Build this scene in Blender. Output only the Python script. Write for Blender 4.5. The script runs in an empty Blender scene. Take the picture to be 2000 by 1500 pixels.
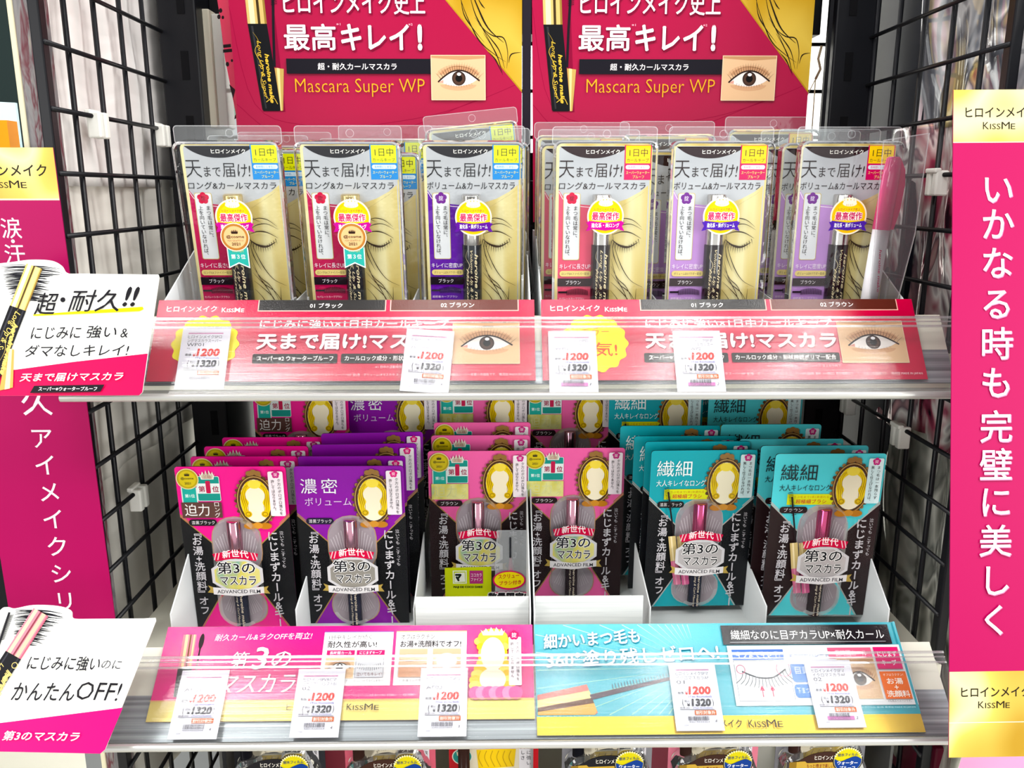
import bpy, bmesh, math, random
from mathutils import Vector, Matrix, geometry

random.seed(7)
R = math.radians
scene = bpy.context.scene
COL = scene.collection
CAMZ = 1.35                                   # height of the eye above the shop floor (metres)

# ------------------------------------------------------------------ camera
cam_data = bpy.data.cameras.new('camera')
cam_data.sensor_width = 36.0
cam_data.lens = 1636.0 * 36.0 / 2000.0
cam_data.clip_start = 0.02
cam = bpy.data.objects.new('camera', cam_data)
COL.objects.link(cam)
cam.location = (0, 0, CAMZ)
cam.rotation_euler = (R(90 - 12.9), 0, R(-0.785))
scene.camera = cam

# ------------------------------------------------------------------ world, lamps, exposure
world = bpy.data.worlds.new('shop_light')
scene.world = world
world.use_nodes = True
bg = world.node_tree.nodes['Background']
bg.inputs[0].default_value = (0.93, 0.96, 1.0, 1)
bg.inputs[1].default_value = 0.30

def area_lamp(name, loc, target, sx, sy, power, color=(1, 0.985, 0.96)):
    d = bpy.data.lights.new(name, 'AREA')
    d.shape = 'RECTANGLE'; d.size = sx; d.size_y = sy; d.energy = power; d.color = color
    o = bpy.data.objects.new(name, d); COL.objects.link(o)
    o.location = (loc[0], loc[1], loc[2] + CAMZ)
    v = Vector((target[0], target[1], target[2] + CAMZ)) - o.location
    o.rotation_euler = v.to_track_quat('-Z', 'Y').to_euler()
    return o

for x, y, z, w in ((-0.85, -0.35, 1.4, 6), (-0.17, -0.35, 1.4, 6), (0.16, -0.35, 1.4, 5), (0.45, -0.35, 1.4, 8), (0.78, -0.35, 1.4, 7), (1.02, -0.35, 1.4, 7)):
    area_lamp('ceiling_tube', (x, y, z), (x, y, 0), 0.05, 1.2, w)
area_lamp('ceiling_cross_tube', (0.0, -0.62, 1.4), (0, 0.2, 0), 3.2, 0.08, 5)
area_lamp('ceiling_panel', (-0.78, -0.60, 1.38), (-0.3, 0.4, 0), 0.5, 0.4, 12)
area_lamp('side_fill', (1.75, -0.25, 1.35), (-0.28, 0.62, 0), 0.5, 1.4, 38)  # added fill from the right, brightens the paper behind the left mesh
area_lamp('side_fill', (-1.75, -0.25, 1.25), (0.30, 0.62, 0), 0.5, 1.4, 15)  # matching added fill from the left, for the film on the right
area_lamp('front_side_fill', (1.75, -1.35, 0.1), (-0.28, 0.62, -0.1), 0.7, 1.2, 36)  # invented low fill, reaches the left paper below the upper shelf
area_lamp('front_side_fill', (-1.75, -1.35, 0.1), (0.30, 0.62, -0.1), 0.7, 1.2, 25)  # its invented counterpart, aimed at the right-hand film
area_lamp('front_fill', (0.0, -1.6, -0.25), (0, 0.6, -0.25), 2.6, 1.0, 9)  # added frontal fill, kept low to lift the lower packs
area_lamp('back_aisle_lamp', (0.1, 1.5, 1.2), (0.3, 2.6, 0.2), 1.6, 0.4, 70)

scene.view_settings.view_transform = 'Standard'
scene.view_settings.look = 'None'
scene.view_settings.exposure = -0.16
scene.view_settings.gamma = 1.0
scene.view_settings.use_curve_mapping = False
scene.cycles.transparent_max_bounces = 40

# ------------------------------------------------------------------ materials
def lin(c):
    c /= 255.0
    return c / 12.92 if c <= 0.04045 else ((c + 0.055) / 1.055) ** 2.4

SAT = 1.10                                    # ink strength
def rgb(h):
    h = h.lstrip('#')
    c = [lin(int(h[k:k + 2], 16)) for k in (0, 2, 4)]; g = sum(c) / 3
    return tuple(max(0.0, g + (v - g) * SAT) for v in c) + (1,)

MATS = {}

def P(h, rough=0.38, metal=0.0, spec=0.14, bump=0.0, bscale=900.0):
    key = (h, rough, metal, spec, bump, bscale)
    if key in MATS: return MATS[key]
    m = bpy.data.materials.new('print_' + h.lstrip('#')); m.use_nodes = True
    nt = m.node_tree; b = nt.nodes['Principled BSDF']
    b.inputs['Base Color'].default_value = rgb(h)
    b.inputs['Roughness'].default_value = rough
    b.inputs['Metallic'].default_value = metal
    b.inputs['Specular IOR Level'].default_value = spec
    if bump:
        tc = nt.nodes.new('ShaderNodeTexCoord'); n = nt.nodes.new('ShaderNodeTexNoise')
        n.inputs['Scale'].default_value = bscale; n.inputs['Detail'].default_value = 2
        bp = nt.nodes.new('ShaderNodeBump'); bp.inputs['Strength'].default_value = bump
        bp.inputs['Distance'].default_value = 0.0004
        nt.links.new(tc.outputs['Object'], n.inputs['Vector'])
        nt.links.new(n.outputs['Fac'], bp.inputs['Height']); nt.links.new(bp.outputs[0], b.inputs['Normal'])
    MATS[key] = m
    return m

def ramp_material(name, stops, scale, stretch, rough=0.4, metal=0.0, detail=2.0, distort=0.0, bump=0.0, spec=0.4):
    m = bpy.data.materials.new(name); m.use_nodes = True
    nt = m.node_tree; b = nt.nodes['Principled BSDF']
    tc = nt.nodes.new('ShaderNodeTexCoord'); mp = nt.nodes.new('ShaderNodeMapping')
    mp.inputs['Scale'].default_value = stretch
    n = nt.nodes.new('ShaderNodeTexNoise'); n.inputs['Scale'].default_value = scale
    n.inputs['Detail'].default_value = detail; n.inputs['Distortion'].default_value = distort
    r = nt.nodes.new('ShaderNodeValToRGB')
    el = r.color_ramp.elements
    while len(el) < len(stops): el.new(0.5)
    for e, (p, c) in zip(el, stops): e.position = p; e.color = rgb(c)
    nt.links.new(tc.outputs['Object'], mp.inputs[0]); nt.links.new(mp.outputs[0], n.inputs['Vector'])
    nt.links.new(n.outputs['Fac'], r.inputs[0]); nt.links.new(r.outputs[0], b.inputs['Base Color'])
    b.inputs['Roughness'].default_value = rough; b.inputs['Metallic'].default_value = metal
    b.inputs['Specular IOR Level'].default_value = spec
    if bump:
        bp = nt.nodes.new('ShaderNodeBump'); bp.inputs['Strength'].default_value = bump
        bp.inputs['Distance'].default_value = 0.002
        nt.links.new(n.outputs['Fac'], bp.inputs['Height']); nt.links.new(bp.outputs[0], b.inputs['Normal'])
    return m

def clear_material(name, tint='#fbfdfd', rough=0.06, base=0.02, gain=1.0, bump=0.0, bscale=40.0, stretch=(1, 1, 1), wave=False, haze=0.0, facing=0.0):
    """thin clear plastic: see-through sheet with a Fresnel gloss"""
    m = bpy.data.materials.new(name); m.use_nodes = True
    nt = m.node_tree; nt.nodes.clear()
    out = nt.nodes.new('ShaderNodeOutputMaterial')
    tr = nt.nodes.new('ShaderNodeBsdfTransparent'); tr.inputs[0].default_value = rgb(tint)
    gl = nt.nodes.new('ShaderNodeBsdfGlossy'); gl.inputs['Roughness'].default_value = rough
    fr = nt.nodes.new('ShaderNodeFresnel'); fr.inputs[0].default_value = 1.45
    ma = nt.nodes.new('ShaderNodeMath'); ma.operation = 'MULTIPLY_ADD'
    ma.inputs[1].default_value = gain; ma.inputs[2].default_value = base; ma.use_clamp = True
    mx = nt.nodes.new('ShaderNodeMixShader')
    nt.links.new(fr.outputs[0], ma.inputs[0]); nt.links.new(ma.outputs[0], mx.inputs[0])
    nt.links.new(tr.outputs[0], mx.inputs[1]); nt.links.new(gl.outputs[0], mx.inputs[2])
    last = mx
    if bump:
        tc = nt.nodes.new('ShaderNodeTexCoord'); mp = nt.nodes.new('ShaderNodeMapping')
        mp.inputs['Scale'].default_value = stretch
        n = nt.nodes.new('ShaderNodeTexNoise'); n.inputs['Scale'].default_value = bscale; n.inputs['Detail'].default_value = 3
        bp = nt.nodes.new('ShaderNodeBump'); bp.inputs['Strength'].default_value = bump; bp.inputs['Distance'].default_value = 0.002
        nt.links.new(tc.outputs['Object'], mp.inputs[0]); nt.links.new(mp.outputs[0], n.inputs['Vector'])
        nt.links.new(n.outputs['Fac'], bp.inputs['Height'])
        nt.links.new(bp.outputs[0], gl.inputs['Normal'])
    if haze:
        df = nt.nodes.new('ShaderNodeBsdfDiffuse'); df.inputs[0].default_value = (0.9, 0.92, 0.95, 1)
        m2 = nt.nodes.new('ShaderNodeMixShader'); m2.inputs[0].default_value = haze
        nt.links.new(mx.outputs[0], m2.inputs[1]); nt.links.new(df.outputs[0], m2.inputs[2]); last = m2
    nt.links.new(last.outputs[0], out.inputs[0])
    return m

CLEAR = clear_material('clear_blister', base=0.012, gain=1.0, bump=0.35, bscale=55, rough=0.07)
CLEARSOFT = clear_material('clear_film_shell', base=0.0, gain=.35, rough=0.42)
CLEARTAB = clear_material('clear_tab', base=0.02, gain=1.1, bump=0.3, bscale=45, rough=0.08, haze=0.025)
CLEARRIM = clear_material('clear_rim', base=0.12, gain=1.0, rough=0.12, haze=0.22)
BAG = clear_material('clear_bag', base=0.05, gain=1.1, bump=0.9, bscale=60, rough=0.1, haze=0.20)
PENBAG = clear_material('gift_bag_film', base=0.03, gain=1.0, bump=0.6, bscale=60, rough=0.1, haze=0.03)
RAILCLEAR = clear_material('rail_cover_plastic', base=0.008, gain=.7, bump=0.10, bscale=1, stretch=(5, 700, 700), rough=0.12, haze=0.035)
RAILBEAD = clear_material('rail_bead_plastic', base=0.16, gain=1.2, rough=0.15, haze=0.16)
BLACKMETAL = P('#0c0d12', rough=0.4, spec=0.3)
WHITEBOARD = P('#dcdfe0', rough=0.5)
BOARD = ramp_material('grey_board', ((0.3, '#c4c8c8'), (0.7, '#dcdfde')), 60, (0.2, 1, 8), rough=0.55)
SHELFWHITE = ramp_material('cream_steel', ((0.3, '#cfcdbf'), (0.7, '#d8d6c8')), 8, (1, 1, 1), rough=0.35)
SILVER = P('#c9c4c0', rough=0.18, metal=1.0)
GOLDCAP = P('#d3bb86', rough=0.25, metal=0.9)
NAVY = P('#0c0d16', rough=0.16, spec=0.6)
GOLDPRINT = ramp_material('gold_print', ((0.25, '#a68222'), (0.5, '#cbb458'), (0.62, '#d8d0a2'), (0.75, '#bea242')), 16, (1.6, 1, 1.2), rough=0.4, detail=0.5)
HEADGOLD = ramp_material('header_gold', ((0.3, '#bd9430'), (0.5, '#d9b956'), (0.7, '#c9a23a')), 14, (1.5, 1, 1), rough=.32, metal=.25, detail=.5)
GOLDCARD = ramp_material('gold_card', ((0.25, '#b79d55'), (0.5, '#d3bf7c'), (0.7, '#e2d7a6')), 30, (3, 1, 0.2), rough=0.33, metal=0.25, detail=1.0)
SILVERCARD = ramp_material('silver_card', ((0.3, '#a9abb0'), (0.7, '#c2c4c8')), 18, (1, 1, 0.6), rough=0.33, metal=0.1)

# ------------------------------------------------------------------ print maker: flat graphics as thin inked layers
GLYPH = {}

def glyphs(s, bold=0.0, ls=1.0, res=2):
    key = (s, bold, ls, res)
    if key in GLYPH: return GLYPH[key]
    c = bpy.data.curves.new('lettering', 'FONT')
    c.body = s; c.size = 1; c.resolution_u = res; c.fill_mode = 'FRONT'; c.offset = bold; c.space_character = ls
    o = bpy.data.objects.new('lettering', c); COL.objects.link(o)
    dg = bpy.context.evaluated_depsgraph_get()
    e = o.evaluated_get(dg); m = e.to_mesh()
    vs = [(v.co.x, v.co.y) for v in m.vertices]
    fs = [tuple(p.vertices) for p in m.polygons]
    e.to_mesh_clear(); bpy.data.objects.remove(o); bpy.data.curves.remove(c)
    GLYPH[key] = (vs, fs)
    return GLYPH[key]

ROTV = 'ー『』(){}「」―-'

class Art:
    def __init__(s, dz=1.4e-5):
        s.v = []; s.f = []; s.fm = []; s.mats = []; s.h = 0.0; s.dz = dz
    def mi(s, mat):
        if isinstance(mat, str): mat = P(mat)
        if mat not in s.mats: s.mats.append(mat)
        return s.mats.index(mat)
    def add(s, pts, faces, mat, h=None):
        if h is None:
            s.h += s.dz; h = s.h
        b = len(s.v); k = s.mi(mat)
        s.v += [(x, y, h) for x, y in pts]
        for f in faces: s.f.append(tuple(b + i for i in f)); s.fm.append(k)
    def poly(s, pts, mat):
        if len(pts) <= 4 : s.add(pts, [tuple(range(len(pts)))], mat); return
        t = geometry.tessellate_polygon([[Vector((x, y, 0)) for x, y in pts]])
        s.add(pts, [tuple(a) for a in t], mat)
    def rect(s, x0, y0, x1, y1, mat, sk=0.0):
        s.poly([(x0 + sk, y0), (x1 + sk, y0), (x1 - sk, y1), (x0 - sk, y1)], mat)
    def rr(s, x0, y0, x1, y1, r, mat):
        s.poly(rrect(x0, y0, x1, y1, r), mat)
    def ell(s, cx, cy, rx, ry, mat, n=28, a0=0, a1=360):
        pts = [(cx + rx * math.cos(R(a0 + (a1 - a0) * i / n)), cy + ry * math.sin(R(a0 + (a1 - a0) * i / n))) for i in range(n + (a1 - a0 < 360))]
        s.poly(pts, mat)
    def ring(s, cx, cy, rx, ry, w, mat, n=36):
        o = [(cx + rx * math.cos(2 * math.pi * i / n), cy + ry * math.sin(2 * math.pi * i / n)) for i in range(n)]
        i_ = [(cx + (rx - w) * math.cos(2 * math.pi * i / n), cy + (ry - w) * math.sin(2 * math.pi * i / n)) for i in range(n)]
        s.add(o + i_, [(i, (i + 1) % n, n + (i + 1) % n, n + i) for i in range(n)], mat)
    def line(s, pts, w, mat, taper=False, smooth=True):
        if smooth and len(pts) > 2: pts = catmull(pts)
        n = len(pts); a = []; b = []
        for i, (x, y) in enumerate(pts):
            p = pts[max(0, i - 1)]; q = pts[min(n - 1, i + 1)]
            dx, dy = q[0] - p[0], q[1] - p[1]; l = math.hypot(dx, dy) or 1
            k = w / 2 * ((1 - 0.85 * abs(2 * i / (n - 1) - 1)) if taper == 'both' else (1 - 0.9 * i / (n - 1)) if taper else 1)
            a.append((x - dy / l * k, y + dx / l * k)); b.append((x + dy / l * k, y - dx / l * k))
        s.add(a + b, [(i, i + 1, n + i + 1, n + i) for i in range(n - 1)], mat)
    def frame(s, x0, y0, x1, y1, w, mat):
        s.add([(x0, y0), (x1, y0), (x1, y1), (x0, y1), (x0 + w, y0 + w), (x1 - w, y0 + w), (x1 - w, y1 - w), (x0 + w, y1 - w)],
              [(0, 1, 5, 4), (1, 2, 6, 5), (2, 3, 7, 6), (3, 0, 4, 7)], mat)
    def T(s, t, x0, y0, x1, y1, mat, sh=0.0, rot=0, bold=0.0, ls=1.0, slope=0.0, arc=0.0, res=2):
        """text fitted to a box; heavy weights are inked in shifted passes"""
        if bold <= 0.012: s.T1(t, x0, y0, x1, y1, mat, sh, rot, bold, ls, slope, arc, res); return
        em = (y1 - y0) / (0.9 if rot == 0 else 5.0) if rot == 0 else (x1 - x0) / 0.9
        b = max(0.004, bold - 0.008) * em * 1.5
        q = b * .72
        steps = ((-b, 0), (b, 0), (0, -b), (0, b)) if bold < .045 else ((-b, 0), (b, 0), (0, -b), (0, b), (q, q), (-q, q), (q, -q), (-q, -q), (-b * .5, 0), (b * .5, 0))
        for dx, dy in steps: s.T1(t, x0 + b + dx, y0 + b + dy, x1 - b + dx, y1 - b + dy, mat, sh, rot, 0.0, ls, slope, arc, res)
    def T1(s, t, x0, y0, x1, y1, mat, sh=0.0, rot=0, bold=0.0, ls=1.0, slope=0.0, arc=0.0, res=2):
        """text fitted to a box; sh slants, slope tilts the base line, arc bends it"""
        vs, fs = glyphs(t, bold, ls, res)
        if not vs: return
        p = [(x + sh * y, y) for x, y in vs]
        if rot == 90: p = [(y, -x) for x, y in p]
        elif rot: 
            c, q = math.cos(R(rot)), math.sin(R(rot)); p = [(x * c + y * q, y * c - x * q) for x, y in p]
        ax = min(a for a, _ in p); bx = max(a for a, _ in p); ay = min(b for _, b in p); by = max(b for _, b in p)
        sx = (x1 - x0) / ((bx - ax) or 1); sy = (y1 - y0) / ((by - ay) or 1)
        out = []
        for a, b in p:
            x = x0 + (a - ax) * sx; y = y1 - (b - ay) * sy
            t_ = (x - x0) / ((x1 - x0) or 1)
            out.append((x, y + slope * t_ - arc * 4 * t_ * (1 - t_)))
        s.add(out, fs, mat)
    def TO(s, t, x0, y0, x1, y1, mat, omat, ow=0.05, **k):
        """outlined text"""
        k2 = dict(k); k2['bold'] = max(.046, k.get('bold', 0) + ow)
        g = (y1 - y0) * ow * 1.3
        s.T(t, x0 - g, y0 - g, x1 + g, y1 + g, omat, **k2); s.T(t, x0, y0, x1, y1, mat, **k)
    def V(s, t, xc, y0, y1, size, mat, bold=0.0, xstep=0.0, skew=0.0):
        """upright writing, top to bottom"""
        wt = [.62 if c in '『』+&・ 　' else 1.0 for c in t]; pitch = (y1 - y0) / sum(wt); n = len(t)
        if bold > .006:
            b = bold * size * .8
            for dx, dy in ((-b, 0), (b, 0), (0, -b), (0, b)): s.V(t, xc + dx, y0 + dy, y1 + dy, size, mat, 0.0, xstep, skew)
            return
        for i, ch in enumerate(t):
            if ch in ' 　': continue
            vs, fs = glyphs(ch, bold)
            if not vs: continue
            yc = y0 + pitch * (sum(wt[:i]) + wt[i] / 2); xo = xc + xstep * i; out = []
            xm = (min(v[0] for v in vs) + max(v[0] for v in vs)) / 2 if ord(ch) < 128 else 0.5
            for a, b in vs:
                dx, dy = (a - xm) * size, -(b - 0.38) * size
                if ch in '、。': dx, dy = dx + 0.55 * size, dy - 0.55 * size
                if ch in 'っゃゅょッャュョァィゥェォ': dx, dy = dx + 0.1 * size, dy - 0.08 * size
                if ch in ROTV: dx, dy = -dy, dx
                out.append((xo + dx - skew * dy, yc + dy))
            s.add(out, fs, mat)
    def slab(s, pts, t, mat, back=None):
        """a board with thickness: front at h = 0"""
        n = len(pts); k = s.mi(mat); kb = s.mi(back or mat); b = len(s.v)
        s.v += [(x, y, 0.0) for x, y in pts] + [(x, y, -t) for x, y in pts]
        for f in geometry.tessellate_polygon([[Vector((x, y, 0)) for x, y in pts]]):
            s.f.append(tuple(b + i for i in f)); s.fm.append(k)
            s.f.append(tuple(b + n + i for i in reversed(f))); s.fm.append(kb)
        for i in range(n):
            j = (i + 1) % n; s.f.append((b + i, b + j, b + n + j, b + n + i)); s.fm.append(kb)
    def build(s, name, mapf, parent=None):
        me = bpy.data.meshes.new(name)
        me.from_pydata([mapf(x, y, h) for x, y, h in s.v], [], s.f)
        for m in s.mats: me.materials.append(m)
        me.polygons.foreach_set('material_index', s.fm)
        me.update()
        o = bpy.data.objects.new(name, me); COL.objects.link(o)
        if parent: o.parent = parent
        return o

def rrect(x0, y0, x1, y1, r, n=5):
    out = []
    for cx, cy, a in ((x1 - r, y0 + r, -90), (x1 - r, y1 - r, 0), (x0 + r, y1 - r, 90), (x0 + r, y0 + r, 180)):
        for i in range(n + 1):
            t = R(a + 90 * i / n); out.append((cx + r * math.cos(t), cy + r * math.sin(t)))
    return out

def catmull(p, n=5):
    out = []; q = [p[0]] + list(p) + [p[-1]]
    for i in range(1, len(q) - 2):
        a, b, c, d = q[i - 1], q[i], q[i + 1], q[i + 2]
        for k in range(n):
            t = k / n
            out.append(tuple(0.5 * (2 * b[j] + (c[j] - a[j]) * t + (2 * a[j] - 5 * b[j] + 4 * c[j] - d[j]) * t * t + (3 * b[j] - a[j] - 3 * c[j] + d[j]) * t ** 3) for j in (0, 1)))
    out.append(tuple(p[-1]))
    return out

def plane_map(O, ux, dn, unit, origin=(0, 0)):
    """art plane: O = corner, ux = to the right, dn = downwards (unit vectors); +h comes off the face"""
    O = Vector(O) + Vector((0, 0, CAMZ)); ux = Vector(ux).normalized(); dn = Vector(dn).normalized(); n = ux.cross(-dn).normalized()
    return lambda x, y, h: tuple(O + ux * ((x - origin[0]) * unit) + dn * ((y - origin[1]) * unit) + n * h)

# ------------------------------------------------------------------ mesh helpers
def mesh(name, verts, faces, mat, parent=None, smooth=False, loc=None):
    me = bpy.data.meshes.new(name); me.from_pydata(verts, [], faces); me.materials.append(mat); me.update()
    if smooth:
        for p in me.polygons: p.use_smooth = True
    o = bpy.data.objects.new(name, me); COL.objects.link(o)
    if parent: o.parent = parent
    if loc: o.location = loc
    return o

class MB:
    def __init__(s): s.v = []; s.f = []
    def box(s, x0, x1, y0, y1, z0, z1):
        b = len(s.v)
        s.v += [(x, y, z) for z in (z0, z1) for y in (y0, y1) for x in (x0, x1)]
        s.f += [tuple(b + i for i in f) for f in ((0, 2, 3, 1), (4, 5, 7, 6), (0, 1, 5, 4), (2, 6, 7, 3), (0, 4, 6, 2), (1, 3, 7, 5))]
        return s
    def tube(s, pts, r, n=8):
        b = len(s.v); k = len(pts)
        for i, p in enumerate(pts):
            p = Vector(p); d = (Vector(pts[min(k - 1, i + 1)]) - Vector(pts[max(0, i - 1)])).normalized()
            a = d.orthogonal().normalized() if abs(d.z) < 0.9 else Vector((1, 0, 0)).cross(d).normalized()
            c = d.cross(a); rr_ = r[i] if isinstance(r, (list, tuple)) else r
            for j in range(n):
                t = 2 * math.pi * j / n; s.v.append(tuple(p + a * (rr_ * math.cos(t)) + c * (rr_ * math.sin(t))))
        for i in range(k - 1):
            for j in range(n): s.f.append((b + i * n + j, b + i * n + (j + 1) % n, b + (i + 1) * n + (j + 1) % n, b + (i + 1) * n + j))
        s.f.append(tuple(b + j for j in reversed(range(n)))); s.f.append(tuple(b + (k - 1) * n + j for j in range(n)))
        return s
    def extrude_x(s, prof, x0, x1, closed=True):
        b = len(s.v); n = len(prof)
        s.v += [(x0, y, z) for y, z in prof] + [(x1, y, z) for y, z in prof]
        for i in range(n if closed else n - 1):
            j = (i + 1) % n; s.f.append((b + i, b + j, b + n + j, b + n + i))
        if closed: s.f.append(tuple(b + i for i in reversed(range(n)))); s.f.append(tuple(b + n + i for i in range(n)))
        return s
    def build(s, name, mat, parent=None, smooth=False, bevel=0.0, lift=True):
        o = mesh(name, [(x, y, z + (CAMZ if lift else 0)) for x, y, z in s.v], s.f, mat, parent, smooth)
        if bevel:
            m = o.modifiers.new('soft_edges', 'BEVEL'); m.width = bevel; m.segments = 2; m.limit_method = 'ANGLE'
        return o

def tag(o, label, cat, group=None, kind=None):
    if label: o['label'] = label
    if cat: o['category'] = cat
    if group: o['group'] = group
    if kind: o['kind'] = kind
    return o

def empty(name, loc, label, cat, group=None, rot=(0, 0, 0)):
    o = bpy.data.objects.new(name, None); COL.objects.link(o)
    o.location = (loc[0], loc[1], loc[2] + CAMZ); o.rotation_euler = rot; o.empty_display_size = 0.01
    return tag(o, label, cat, group)

def kids(o): return [c for c in bpy.data.objects if c.parent == o]

def dup(root, loc, rot, label, group=None):
    r = root.copy(); COL.objects.link(r)
    r.location = (loc[0], loc[1], loc[2] + CAMZ); r.rotation_euler = rot; r['label'] = label
    if group: r['group'] = group
    for ch in kids(root):
        c = ch.copy(); COL.objects.link(c); c.parent = r
        for g in kids(ch):
            d = g.copy(); COL.objects.link(d); d.parent = c
    return r
# ------------------------------------------------------------------ shared print motifs
def eye_photo(a, x0, y0, x1, y1, tone=0):
    """close-up photograph of a lashed eye"""
    w, h = x1 - x0, y1 - y0
    X = lambda t: x0 + w * t
    Y = lambda t: y0 + h * t
    a.rect(x0 - 1.2, y0 - 1.2, x1 + 1.2, y1 + 1.2, '#e6cfae')
    a.rect(x0, y0, x1, y1, '#d9b590')
    a.poly([(X(0), Y(0)), (X(1), Y(0)), (X(1), Y(.06)), (X(.55), Y(.10)), (X(0), Y(.05))], '#b98d68')
    a.ell(X(.5), Y(.44), w * .40, h * .24, '#cfa682', a0=180, a1=360)
    a.ell(X(.52), Y(.42), w * .36, h * .18, '#c0936f', a0=180, a1=360)
    a.ell(X(.5), Y(.66), w * .34, h * .13, '#cda27f', a0=0, a1=180)
    eye = catmull([(X(.13), Y(.60)), (X(.24), Y(.48)), (X(.38), Y(.37)), (X(.54), Y(.34)), (X(.70), Y(.40)), (X(.86), Y(.54))]) + catmull([(X(.86), Y(.54)), (X(.72), Y(.64)), (X(.52), Y(.69)), (X(.32), Y(.67)), (X(.13), Y(.60))])[1:-1]
    a.poly(eye, '#e8e2dd')
    a.poly([(X(.13), Y(.60)), (X(.22), Y(.55)), (X(.22), Y(.63))], '#d29a8a')
    r = h * .165
    a.ell(X(.51), Y(.515), r, r, '#2a1d1a'); a.ell(X(.51), Y(.52), r * .85, r * .85, '#4a342a'); a.ell(X(.51), Y(.515), r * .5, r * .5, '#0c0807')
    a.ell(X(.515), Y(.42), r * .3, r * .22, '#f2f2f4')
    a.line([(X(.12), Y(.60)), (X(.24), Y(.47)), (X(.38), Y(.365)), (X(.54), Y(.335)), (X(.70), Y(.395)), (X(.90), Y(.57))], h * .035, '#2c1d17')
    a.line([(X(.16), Y(.44)), (X(.34), Y(.27)), (X(.54), Y(.24)), (X(.74), Y(.31)), (X(.90), Y(.46))], h * .012, '#8d6547', taper='both')
    for i in range(19):
        t = i / 18; bx = .17 + .70 * t; by = .335 + .55 * (t - .52) ** 2 + (.14 * (t - .52) ** 2 if t < .5 else .25 * (t - .52) ** 2)
        dx = (t - .47) * .20; l = .13 + .06 * math.sin(math.pi * t)
        a.line([(X(bx), Y(by)), (X(bx + dx * .35), Y(by - l * .4)), (X(bx + dx), Y(by - l))], h * .011, '#3a2820', taper=True)
    for i in range(11):
        t = i / 10; bx = .28 + .46 * t; by = .675 - .22 * (t - .5) ** 2
        a.line([(X(bx), Y(by)), (X(bx + (t - .45) * .05), Y(by + .075))], h * .008, '#8a6a54', taper=True)

def petals(a, cx, cy, r, mat):
    for k in range(5):
        t = R(72 * k - 90); a.ell(cx + r * .55 * math.cos(t), cy + r * .55 * math.sin(t), r * .5, r * .5, mat, n=12)
    a.ell(cx, cy, r * .6, r * .6, mat, n=12)

def crown(a, x0, y0, x1, y1, mat):
    w, h = x1 - x0, y1 - y0; p = [(x0 + w * .1, y1), (x0, y0 + h * .35)]
    for k in range(1, 5): p += [(x0 + w * (k - .5) / 4.5, y0 + h * .62), (x0 + w * k / 4.7, y0 + h * (.05 if k in (2, 3) else .18))]
    p += [(x0 + w * .93, y0 + h * .62), (x1, y0 + h * .35), (x1 - w * .1, y1)]
    a.poly(p, mat)

def strands(a, pts, w, mat):
    for p in pts: a.line(p, w, mat, taper='both')

def mascara_print(a, x0, y0, x1, y1, dx, capmats, body='#101015', split=0.36):
    """printed picture of a mascara: slanted cap and body; dx = lean"""
    yb = y0 + (y1 - y0) * split; m = dx * split
    w = x1 - x0
    def q(t0, t1, ya, yb_, ka, kb, mat): a.poly([(x0 + w * t0 + ka, ya), (x0 + w * t1 + ka, ya), (x0 + w * t1 + kb, yb_), (x0 + w * t0 + kb, yb_)], mat)
    q(0.02, .98, y0, yb, 0, m, capmats[0]); q(.20, .40, y0, yb, 0, m, capmats[1]); q(.52, .62, y0, yb, 0, m, capmats[2]); q(.78, .9, y0, yb, 0, m, capmats[1])
    q(0, 1, yb, y1, m, dx, body); q(.72, .8, yb, y1, m, dx, '#34343c')

def cameo(a, cx, cy, rx, ry):
    """ornate bronze oval frame with a plain cream and gold panel and a ribbon below"""
    for k in range(30):
        t = 2 * math.pi * k / 30
        a.ell(cx + rx * 1.02 * math.cos(t), cy + ry * 1.02 * math.sin(t), rx * .10, rx * .10, '#5a3d22' if k % 2 else '#94703f', n=8)
    for k in (-1, 0, 1): a.ell(cx + k * rx * .22, cy - ry * (1.08 if k else 1.13), rx * .17, rx * .15, '#8f6a3c', n=10)
    a.ell(cx, cy, rx, ry, '#4f331c'); a.ring(cx, cy, rx * .96, ry * .97, rx * .05, '#b8935a'); a.ell(cx, cy, rx * .84, ry * .88, '#3c2616')
    a.ell(cx, cy, rx * .80, ry * .85, '#f2e7cc')
    for sx in (-1, 1):
        X = lambda t: cx + sx * rx * t
        Y = lambda t: cy + ry * t
        band = catmull([(X(.10), Y(-.84)), (X(.45), Y(-.70)), (X(.74), Y(-.28)), (X(.78), Y(.10)), (X(.66), Y(.48)), (X(.44), Y(.68))]) + catmull([(X(.44), Y(.68)), (X(.34), Y(.50)), (X(.46), Y(.28)), (X(.36), Y(.06)), (X(.52), Y(-.18)), (X(.40), Y(-.42)), (X(.10), Y(-.58))])
        a.poly(band, '#e6c637')
        for q in (.0, .10, .20): a.line([(X(.16 + q), Y(-.74 + q * .5)), (X(.50 + q), Y(-.42)), (X(.50 + q), Y(-.05)), (X(.42 + q), Y(.22)), (X(.44 + q * .8), Y(.52))], rx * .045, '#9a7418', taper='both')
        a.ell(X(.44), Y(.52), rx * .20, ry * .13, '#d9b52c', n=14); a.ring(X(.44), Y(.52), rx * .14, ry * .09, rx * .035, '#8d6a14', n=14)
    a.ell(cx, cy - ry * .66, rx * .34, ry * .17, '#efd65a', n=16)
    for sx in (-1, 1): a.ell(cx + sx * rx * .4, cy + ry * 1.0, rx * .34, ry * .13, '#b5762c', n=16)
    a.ell(cx, cy + ry * .98, rx * .26, ry * .13, '#c98c3c', n=14)

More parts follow.
